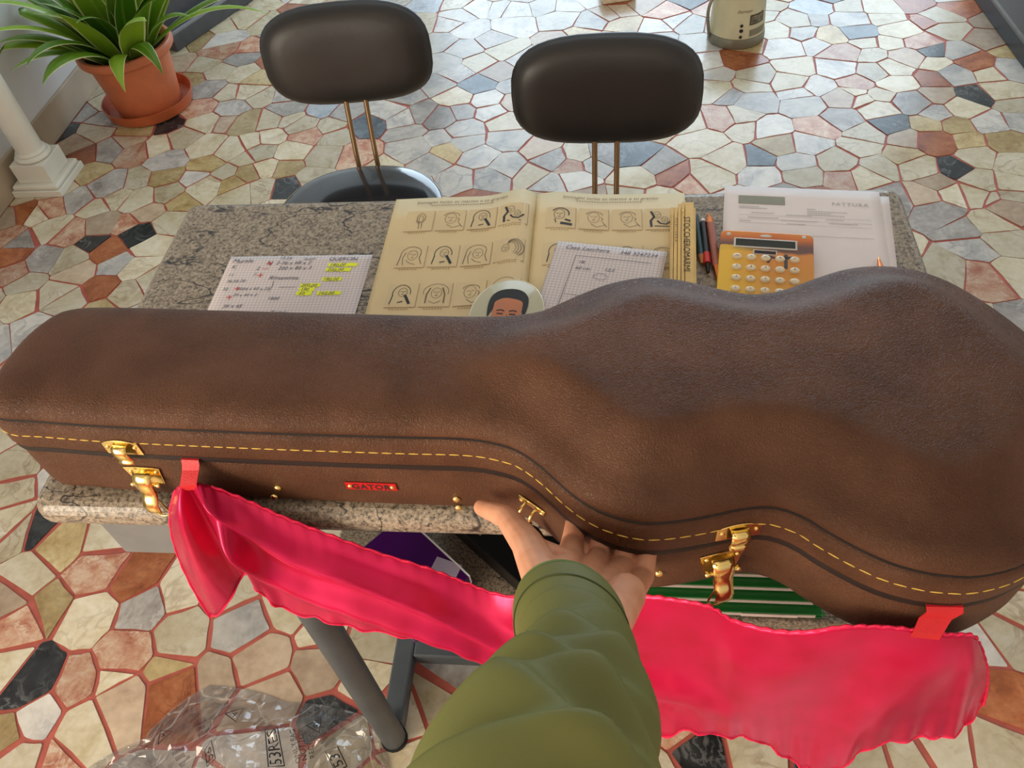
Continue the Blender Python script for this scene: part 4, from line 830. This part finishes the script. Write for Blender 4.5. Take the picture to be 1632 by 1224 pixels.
for z_, s_ in ((.083, .0055), (.066, .0065), (.045, .0055)):
    b = B().add([(s_ * math.cos(a), s_ * math.sin(a), 0) for a in np.linspace(0, 2 * PI, 16, endpoint=False)], [tuple(range(16))])
    on_tin(b, math.radians(-88), z_).obj('printed_dot', INK, tn)
b = B(); put_text(b, 'Espresso', .014, 0, 0, align='CENTER', shear=.35); on_tin(b, math.radians(-84), .126).obj('script_lettering', BROWNINK, tn)
dp = thing('dark_display_plinth', 'low black-edged plinth with a dark brown top on the floor by the jug', 'plinth', (1.278, 2.95, 0), math.radians(3.2))
BP = M('black_painted_metal', (40, 42, 46), .4)
o = B().box((.45, -.1, .028), (.9, 1.6, .056)).obj('plinth_body', BP, dp); bevel(o, .003)
o = B().box((.006, -.1, .058), (.012, 1.6, .008)).obj('edge_trim', M('grey_metal_trim', (110, 108, 104), .35, .6), dp)
B().box((.456, -.1, .0585), (.886, 1.58, .006)).obj('brown_top', M('dark_brown_board', (52, 40, 32), .45), dp)
wb = B().box((0, 0, .025), (.13, .09, .05)).obj('pale_wood_block', M('pale_wood', (232, 216, 186), .6, var=.1, nscale=40)); wb.location = (.012, 3.215, 0); wb.rotation_euler = (0, 0, .21); bevel(wb, .003)
tag(wb, 'pale wooden block on the far floor between the chairs', 'block')

# ================================================================ satin shroud hanging out of the case
CLP = [[[-0.448,0.44,0.811],[-0.492,0.425,0.705],[-0.512,0.415,0.534]],[[-0.438,0.435,0.819],[-0.447,0.4,0.753],[-0.462,0.4,0.602]],[[-0.437,0.44,0.812],[-0.433,0.425,0.736],[-0.432,0.425,0.641]],[[-0.427,0.436,0.818],[-0.404,0.405,0.773],[-0.404,0.405,0.682]],[[-0.416,0.436,0.819],[-0.388,0.395,0.772],[-0.395,0.39,0.666]],[[-0.379,0.432,0.798],[-0.372,0.405,0.72],[-0.385,0.395,0.612]],[[-0.344,0.428,0.772],[-0.337,0.4,0.696],[-0.337,0.385,0.611]],[[-0.303,0.425,0.743],[-0.293,0.395,0.687],[-0.29,0.38,0.606]],[[-0.253,0.42,0.714],[-0.243,0.39,0.67],[-0.238,0.375,0.602]],[[-0.201,0.415,0.691],[-0.191,0.385,0.651],[-0.188,0.37,0.587]],[[-0.161,0.41,0.67],[-0.151,0.38,0.628],[-0.147,0.365,0.561]],[[-0.119,0.4,0.663],[-0.111,0.37,0.613],[-0.104,0.355,0.53]],[[-0.048,0.38,0.7],[-0.043,0.355,0.613],[-0.038,0.345,0.494]],[[0.025,0.365,0.746],[0.037,0.34,0.634],[0.049,0.335,0.453]],[[0.06,0.355,0.761],[0.071,0.335,0.651],[0.084,0.325,0.51]],[[0.09,0.345,0.77],[0.107,0.328,0.656],[0.126,0.32,0.509]],[[0.111,0.338,0.76],[0.132,0.32,0.655],[0.162,0.315,0.5]],[[0.144,0.325,0.771],[0.169,0.312,0.639],[0.202,0.305,0.466]],[[0.173,0.318,0.787],[0.195,0.305,0.653],[0.225,0.3,0.464]],[[0.195,0.314,0.806],[0.22,0.303,0.671],[0.25,0.298,0.491]],[[0.224,0.312,0.813],[0.244,0.302,0.702],[0.274,0.298,0.55]],[[0.253,0.31,0.814],[0.278,0.302,0.707],[0.312,0.3,0.563]],[[0.279,0.31,0.81],[0.308,0.304,0.705],[0.341,0.303,0.573]],[[0.303,0.315,0.799],[0.331,0.31,0.708],[0.363,0.31,0.584]],[[0.325,0.322,0.758],[0.351,0.318,0.697],[0.368,0.318,0.632]]]
P = np.array(CLP)
SAT = NT('pink_satin'); t = SAT
t.b.inputs['Base Color'].default_value = lin((226, 18, 82)); t.b.inputs['Roughness'].default_value = .27; t.b.inputs['Specular IOR Level'].default_value = 1.0; t.b.inputs['Specular Tint'].default_value = lin((255, 190, 220))
t.b.inputs['Sheen Weight'].default_value = .15; t.b.inputs['Sheen Tint'].default_value = lin((255, 120, 170)); t.b.inputs['Metallic'].default_value = .42
mp = t.coords(); wv = t.n('ShaderNodeTexNoise', Scale=26.0, Detail=3.0); t.l(mp, 0, wv, 'Vector')
t.t.links.new(t.ramp(wv, 'Fac', [(.3, lin((194, 7, 60))), (.7, lin((216, 16, 80)))]).outputs[0], t.b.inputs['Base Color']); t.bump(wv.outputs['Fac'], .05, .01)
NU, NV = 192, 32
def crp(Q, n):
    k = len(Q); out = []
    for s in np.linspace(0, k - 1, n):
        i = min(int(s), k - 2); t = s - i; p = [Q[min(max(i + j - 1, 0), k - 1)] for j in range(4)]
        out.append(.5 * (2 * p[1] + (p[2] - p[0]) * t + (2 * p[0] - 5 * p[1] + 4 * p[2] - p[3]) * t * t + (3 * p[1] - p[0] - 3 * p[2] + p[3]) * t ** 3))
    return np.array(out)
top, mid_, bot = (crp(P[:, k], NU + 1) for k in range(3))
def cl(u, v):
    i = int(round(u * NU)); a, b_, c = top[i], mid_[i], bot[i]
    q = a * (1 - v) * (1 - 2 * v) + b_ * 4 * v * (1 - v) + c * v * (2 * v - 1)
    s = u * 60
    amp = min(1, v * 3.0 + .12)
    uu = (u - .10) / .42; f = 0
    for v0, wd, am in ((.06, .10, .019), (.46, .11, .015)): f += am * math.exp(-((v - (v0 + .55 * uu)) / wd) ** 2) * sm((uu + .02) / .2) * sm((1.4 - uu) / .5)
    for c0, c1, wd, am in ((.92, .78, .045, .010), (.96, .93, .02, .006), (.72, .62, .06, .009)): f += am * math.exp(-((u - (c0 + (c1 - c0) * v)) / wd) ** 2)
    f += .002 * math.sin(s * .43 + v * 5 + 1) + .002 * math.sin(s * 3.1 + v * 3) * v ** 4
    hemr = .0012 * math.sin(s * 5.2) * (v ** 10) + .0012 * math.sin(s * 6.7 + 1) * (1 - v) ** 12 * (u > .1)
    lim = .436 if q[0] < .02 else .40
    return (q[0] + hemr * .6, min(q[1] - f * amp, lim), q[2] + hemr)
cl0 = thing('satin_shroud', 'bright pink satin cloth hanging by red tabs from the front of the case', 'cloth', (-.1, .38, .6))
b = B().grid(cl, NU, NV); sat = b.obj('satin', SAT.m, cl0, smooth=180, org=cl0.location); solid(sat, .0006); 
HEM = M('pink_hem_thread', (232, 26, 78), .7, bump=.5, bscale=400)
W_ = lambda i, j: Vector(b.V[j * (NU + 1) + i])
edge = [W_(i, 0) for i in range(34, NU + 1)] + [W_(NU, j) for j in range(1, NV + 1)] + [W_(i, NV) for i in range(NU - 1, -1, -1)] + [W_(0, j) for j in range(NV - 1, 0, -1)]
B().tube(edge, [.0013 + .0004 * math.sin(i * 1.7) for i in range(len(edge))], 6).obj('hem', HEM, cl0, org=cl0.location)
RIB = M('red_ribbon', (206, 30, 38), .5, bump=.2, bscale=600)
for x0, x1, zt in ((-.4345, -.4165, .8385), (.2585, .2815, .8385)):
    pts = []
    for x in (x0, x1):
        p_, a_ = wall_at(x); tb = min(range(NU + 1), key=lambda i: abs(top[i][0] - (x - (.004 if x < 0 else .008)))); e_ = Vector(top[tb])
        pts.append([(p_[0], p_[1] + .006, zt), (p_[0], p_[1] - .0035, zt), (p_[0] + .0005, p_[1] - .0065, zt - .004), ((p_[0] + e_.x) / 2, min((p_[1] + e_.y) / 2, p_[1] - .008), (zt + e_.z) / 2), (e_.x, e_.y - .0035, e_.z + .002), (e_.x, e_.y - .004, e_.z - .006)])
    bb_ = B(); n_ = len(pts[0]); bb_.add([p for q in pts for p in q], [(i, i + 1, n_ + i + 1, n_ + i) for i in range(n_ - 1)])
    solid(bb_.obj('red_tab', RIB, cl0, org=cl0.location), .0009)

# ================================================================ person: left hand lifting the lid, forearm in an olive sleeve
def capsule(b, p0, p1, r0, r1, seg=14):
    p0, p1 = Vector(p0), Vector(p1); d = (p1 - p0).normalized(); path = []; rs = []
    for k in range(5): a = PI / 2 * (1 - k / 4); path.append(p0 - d * r0 * math.sin(a)); rs.append(max(r0 * math.cos(a), r0 * .02))
    for k in range(5): a = PI / 2 * k / 4; path.append(p1 + d * r1 * math.sin(a)); rs.append(max(r1 * math.cos(a), r1 * .02))
    return b.tube(path, rs, seg)
def chain(b, pts, rs):
    for i in range(len(pts) - 1): capsule(b, pts[i], pts[i + 1], rs[i], rs[i + 1])
HB = B()
IX = [(-.0368, .3363, .8630), (-.0351, .3730, .8270), (-.0337, .4000, .8300)]
MI = [(-.0163, .3331, .8572), (-.0115, .3630, .8230), (-.0082, .3960, .8290)]
RI = [(.0, .3256, .8549), (.0105, .3560, .8220), (.0159, .3890, .8290)]
PI_ = [(.0165, .3135, .8563), (.0280, .3450, .8240), (.0355, .3800, .8300)]
for l_, r_ in ((IX, (.0122, .0112, .008)), (MI, (.0116, .0108, .008)), (RI, (.0114, .0106, .008)), (PI_, (.0112, .0100, .0075))): chain(HB, l_, r_)
for w_, k_, r_ in (((-.0388, .2604, .9356), IX[0], (.016, .0125)), ((-.0266, .2561, .9301), MI[0], (.0165, .0122)), ((-.013, .2548, .9269), RI[0], (.0165, .0118)), ((-.0007, .2537, .924), PI_[0], (.016, .0112))): chain(HB, [w_, k_], r_)
TH = [(-0.0516, 0.296, 0.9084), (-0.072, 0.349, 0.8706), (-0.0968, 0.3958, 0.8349), (-0.1287, 0.4293, 0.7957)]
chain(HB, [(-.0400, .2600, .9340)] + TH, (.0175, .0175, .0142, .0115, .0085))
capsule(HB, TH[0], (-.036, .322, .884), .016, .0105); capsule(HB, TH[1], (-.037, .334, .872), .009, .009)
chain(HB, [(.0, .2560, .9290), (.0115, .2965, .8893), (.0155, .311, .870)], (.0165, .0165, .0115))
chain(HB, [(-.0335, .2600, .9350), (-.030, .2371, .9469), (-.0301, .1829, .9876), (-.0399, .1278, 1.0218), (-.0461, .0914, 1.0383)], (.022, .024, .030, .036, .04)); chain(HB, [(-.009, .2560, .9250), (-.016, .2371, .9440), (-.0301, .1829, .9876)], (.021, .022, .03))
t = NT('skin'); mp = t.coords(); n1 = t.n('ShaderNodeTexNoise', Scale=45.0, Detail=4.0); t.l(mp, 0, n1, 'Vector')
t.t.links.new(t.ramp(n1, 'Fac', [(.3, lin((214, 148, 114))), (.7, lin((232, 172, 138)))]).outputs[0], t.b.inputs['Base Color'])
t.b.inputs['Roughness'].default_value = .48; t.b.inputs['Subsurface Weight'].default_value = .12; t.b.inputs['Subsurface Radius'].default_value = (.012, .005, .003); t.b.inputs['Subsurface Scale'].default_value = .3
n2 = t.n('ShaderNodeTexVoronoi', Scale=420.0); t.l(mp, 0, n2, 'Vector'); t.bump(n2.outputs['Distance'], .12, .0008)
per = HB.obj('person', t.m, smooth=180, org=(-.02, .25, .93)); per.location = (-.02, .25, .93)
rm = per.modifiers.new('skin_surface', 'REMESH'); rm.mode = 'VOXEL'; rm.voxel_size = .0013; rm.use_smooth_shade = True
s_ = per.modifiers.new('soften', 'SMOOTH'); s_.factor = .5; s_.iterations = 4
tag(per, 'outstretched left hand in an olive green sleeve lifting the lid of the case', 'person')
def plate(c, nrm, along, w, h):
    nrm, along = Vector(nrm).normalized(), Vector(along).normalized(); sd = nrm.cross(along).normalized(); c = Vector(c); b = B(); V = [c + nrm * .0012]; n = 14
    for k in range(n): a = 2 * PI * k / n; V.append(c + sd * w * math.cos(a) + along * h * math.sin(a) - nrm * .0012 * abs(math.cos(a)))
    return b.add(V, [(0, k + 1, (k + 1) % n + 1) for k in range(n)])
tt, ti_ = Vector(TH[3]), Vector(TH[2]); al = (tt - ti_).normalized(); view = (Vector((0, 0, 1.5)) - tt).normalized()
nl = plate(tt + Vector((-.002, -.0065, -.0035)), (-.15, -.8, -.15), al, .0052, .0068).obj('thumbnail', M('nail', (232, 176, 150), .25), per, org=per.location, smooth=180)
# sleeve
SL = cr([(-.0311, .2627, .9364, .0400), (-.0284, .2327, .9568, .0425), (-.0296, .2076, .9754, .0460), (-.0306, .181, .9927, .0510), (-.0337, .1577, 1.0065, .0572), (-.0429, .1261, 1.0274, .0645), (-.0486, .0901, 1.0442, .0735), (-.055, .05, 1.06, .08)], 90)
OLV = M('olive_cotton', (106, 107, 56), .62, spec=.3, var=.1, nscale=10, bump=.08, bscale=900)
def sl_at(v): k = v * 89; i = min(int(k), 88); return SL[i] + (SL[i + 1] - SL[i]) * (k - i)
def s_k(v): return sm(v / .4)
def sleeve(u, v):
    q = sl_at(v); c = Vector(q[:3]) + Vector((.011 * s_k(v), 0, 0)); r = q[3] * (1 - .13 * s_k(v)); tg = (Vector(sl_at(min(1, v + .05))[:3]) - Vector(sl_at(max(0, v - .05))[:3])).normalized()
    X = Vector((1, 0, 0)); X = (X - tg * X.dot(tg)).normalized(); Y = X.cross(tg).normalized()           # Y toward camera side
    if Y.dot(Vector((0, 0, 1.5)) - c) < 0: Y = -Y
    a = 2 * PI * u; s = v
    f = 0
    for s0, sl_, cv, w1, w2, am, ac, aw in ((.20, .02, .03, .016, .06, .0045, 1.7, 1.3), (.29, -.10, .06, .02, .07, .0060, 2.3, 1.2), (.36, .10, .04, .02, .07, .0055, .9, 1.2), (.44, -.11, .08, .022, .08, .0090, 2.2, 1.3), (.54, .13, .05, .022, .08, .0085, 1.0, 1.3), (.60, -.12, .08, .025, .09, .0105, 2.2, 1.4), (.70, .14, .06, .025, .08, .0095, 1.1, 1.3), (.78, -.10, .08, .025, .09, .011, 2.0, 1.5)):
        x_ = s - (s0 + sl_ * math.cos(a) + cv * (1 - math.sin(a)) + .01 * math.sin(2 * a + s0 * 40))
        da = math.atan2(math.sin(a - ac), math.cos(a - ac))
        f += 1.45 * am * math.exp(-(x_ / (w1 if x_ < 0 else w2)) ** 2) * math.exp(-(da / aw) ** 2)
    f -= .003 * sm(s / .2)
    skew = (1 - sm(s / .35))                                                # cuff cut: reaches further on the camera side
    sh = (.015 * math.sin(a) - .012 * math.cos(a) - .014) * skew
    rr = r + f
    if s < .012: rr -= .0022
    return tuple(c + X * math.cos(a) * rr + Y * math.sin(a) * rr * .92 - tg * sh)
b = B().grid(sleeve, 96, 130); slv = b.obj('sleeve', OLV, per, org=per.location, smooth=180); solid(slv, .0016, -1)
st = B()
ring_ = [Vector(sleeve(k / 96, .085)) for k in range(97)]; cen = Vector(SL[6][:3])
st.tube([p + (p - cen).normalized() * .0004 for p in ring_], .0006, 5).obj('cuff_seam', M('dark_olive_thread', (66, 76, 40), .7), per, org=per.location)
hm = [Vector(sleeve(k / 96, 0)) for k in range(97)]; B().tube(hm, .0016, 6).obj('cuff_hem', M('worn_olive_edge', (104, 122, 66), .7), per, org=per.location)

# ================================================================ crumpled clear plastic bag on the floor
t = NT('clear_film'); nt = t.t; tr = t.n('ShaderNodeBsdfTransparent'); tr.inputs[0].default_value = (.98, .97, .97, 1)
gl_ = t.n('ShaderNodeBsdfGlossy'); gl_.inputs['Roughness'].default_value = .08; df = t.n('ShaderNodeBsdfDiffuse'); df.inputs[0].default_value = (.9, .88, .86, 1)
fr = t.n('ShaderNodeFresnel'); fr.inputs[0].default_value = 1.42
mp = t.coords(); nz = t.n('ShaderNodeTexNoise', Scale=7.0, Detail=2.0); t.l(mp, 0, nz, 'Vector')
wp = t.N.new('ShaderNodeMix'); wp.data_type = 'VECTOR'; wp.inputs[0].default_value = .12; t.l(mp, 0, wp, 4); t.l(nz, 'Color', wp, 5)
vo = t.n('ShaderNodeTexVoronoi', Scale=13.0); vo.feature = 'DISTANCE_TO_EDGE'; t.l(wp, 1, vo, 'Vector')
bu = t.n('ShaderNodeBump'); bu.inputs['Strength'].default_value = .8; bu.inputs['Distance'].default_value = .03; t.l(vo, 'Distance', bu, 'Height')
for q in (gl_, df, fr): t.l(bu, 0, q, 'Normal')
crs = t.ramp(vo, 'Distance', [(0, (.34, .34, .34, 1)), (.022, (.07, .07, .07, 1))])
m1 = t.n('ShaderNodeMixShader'); t.l(crs, 0, m1, 0); t.l(tr, 0, m1, 1); t.l(df, 0, m1, 2)
m2 = t.n('ShaderNodeMixShader'); t.t.links.new(t.math('ADD', t.math('MULTIPLY', fr.outputs[0], .8), .06), m2.inputs[0]); t.l(m1, 0, m2, 1); t.l(gl_, 0, m2, 2); t.l(m2, 0, t.out, 'Surface')
from mathutils import noise
BX, BY = -.63, .275
BR = [1.02, .92, 1.06, .95, 1.12, .9, 1.05, 1.0, .94, 1.08, .97, 1.04, .93]
def bag_r(a):
    k = (a / (2 * PI) % 1) * len(BR); i = int(k); t_ = k - i; return BR[i % len(BR)] * (1 - t_) + BR[(i + 1) % len(BR)] * t_
def bagz(x, y):
    dx, dy = (x - BX) / .315, (y - BY) / .225
    a = math.atan2(dy, dx); r = math.hypot(dx, dy) / bag_r(a)
    if r >= 1: return .002
    n1 = noise.noise((x * 7, y * 7, 3.1)); v1 = noise.voronoi((x * 9 + n1 * .8, y * 9, .3))[0]; v2 = noise.voronoi((x * 20, y * 20 + n1, 4.3))[0]
    return .003 + (1 - r ** 1.5) * (.075 + .05 * n1 + .09 * (v1[1] - v1[0] - .25) + .03 * (v2[1] - v2[0] - .25))
bag = thing('plastic_bag', 'crumpled clear plastic bag with printed marks on the floor beside the table leg', 'bag', (BX, BY, 0))
NB = 40; bm_ = B(); idx = {}
for j in range(NB + 1):
    for i in range(NB + 1):
        u, v = i / NB * 2 - 1, j / NB * 2 - 1
        ex, ey = u * math.sqrt(1 - v * v / 2), v * math.sqrt(1 - u * u / 2); a = math.atan2(ey, ex); k = bag_r(a) * .995
        x, y = BX + ex * .315 * k, BY + ey * .225 * k; q_ = .004 if 0 < i < NB and 0 < j < NB else 0; bm_.V.append((x + random.uniform(-q_, q_), y + random.uniform(-q_, q_), bagz(x, y) + random.uniform(-q_, q_)))
bm_.F = [(j * (NB + 1) + i, j * (NB + 1) + i + 1, (j + 1) * (NB + 1) + i + 1, (j + 1) * (NB + 1) + i) for j in range(NB) for i in range(NB)]
bm_.obj('film', t.m, bag, org=bag.location)
BI = M('dark_bag_print', (30, 26, 24), .6)
def stamp(txts, x, y, rz, box=None, tri=None):
    b = B()
    for tx, sz, ox, oy in txts: put_text(b, tx, sz * 1.25, ox, oy * 1.25)
    if box: w, h = box; b.ribbon([(-.003, -.003), (w, -.003), (w, h), (-.003, h), (-.003, -.003)], .0018)
    if tri: s = tri; b.ribbon([(0, 0), (s, 0), (s / 2, s * .8), (0, 0)], .002)
    c, s_ = math.cos(rz), math.sin(rz)
    b.map(lambda u, v, w: (x + c * u - s_ * v, y + s_ * u + c * v, bagz(x + c * u - s_ * v, y + s_ * u + c * v) + .007)); b.obj('printed_mark', BI, bag, org=bag.location)
stamp([('53RES', .020, 0, 0)], -.560, .372, 2.0, (.064, .018)); stamp([('ONLY BAG', .010, 0, 0), ('NOT TOY', .010, 0, -.010), ('RECYCLE', .010, 0, -.02)], -.530, .378, 2.0)
stamp([('53', .019, 0, 0)], -.672, .368, 2.1, (.030, .017)); stamp([('4', .012, .010, .003)], -.690, .452, -.5, None, .032); stamp([('G', .012, .008, .003)], -.535, .440, -.4, None, .028)
stamp([('4', .012, .010, .003)], -.800, .395, .9, None, .030); stamp([('53', .018, 0, 0)], -.452, .378, 2.2, (.032, .017))
for x, y, rz in ((-.625, .430, 1.0), (-.505, .412, 1.0), (-.735, .425, .6), (-.755, .372, .8)): stamp([('lllllllll', .008, 0, 0), ('lllllll', .008, 0, -.009), ('llllllllll', .008, 0, -.018)], x, y, rz)
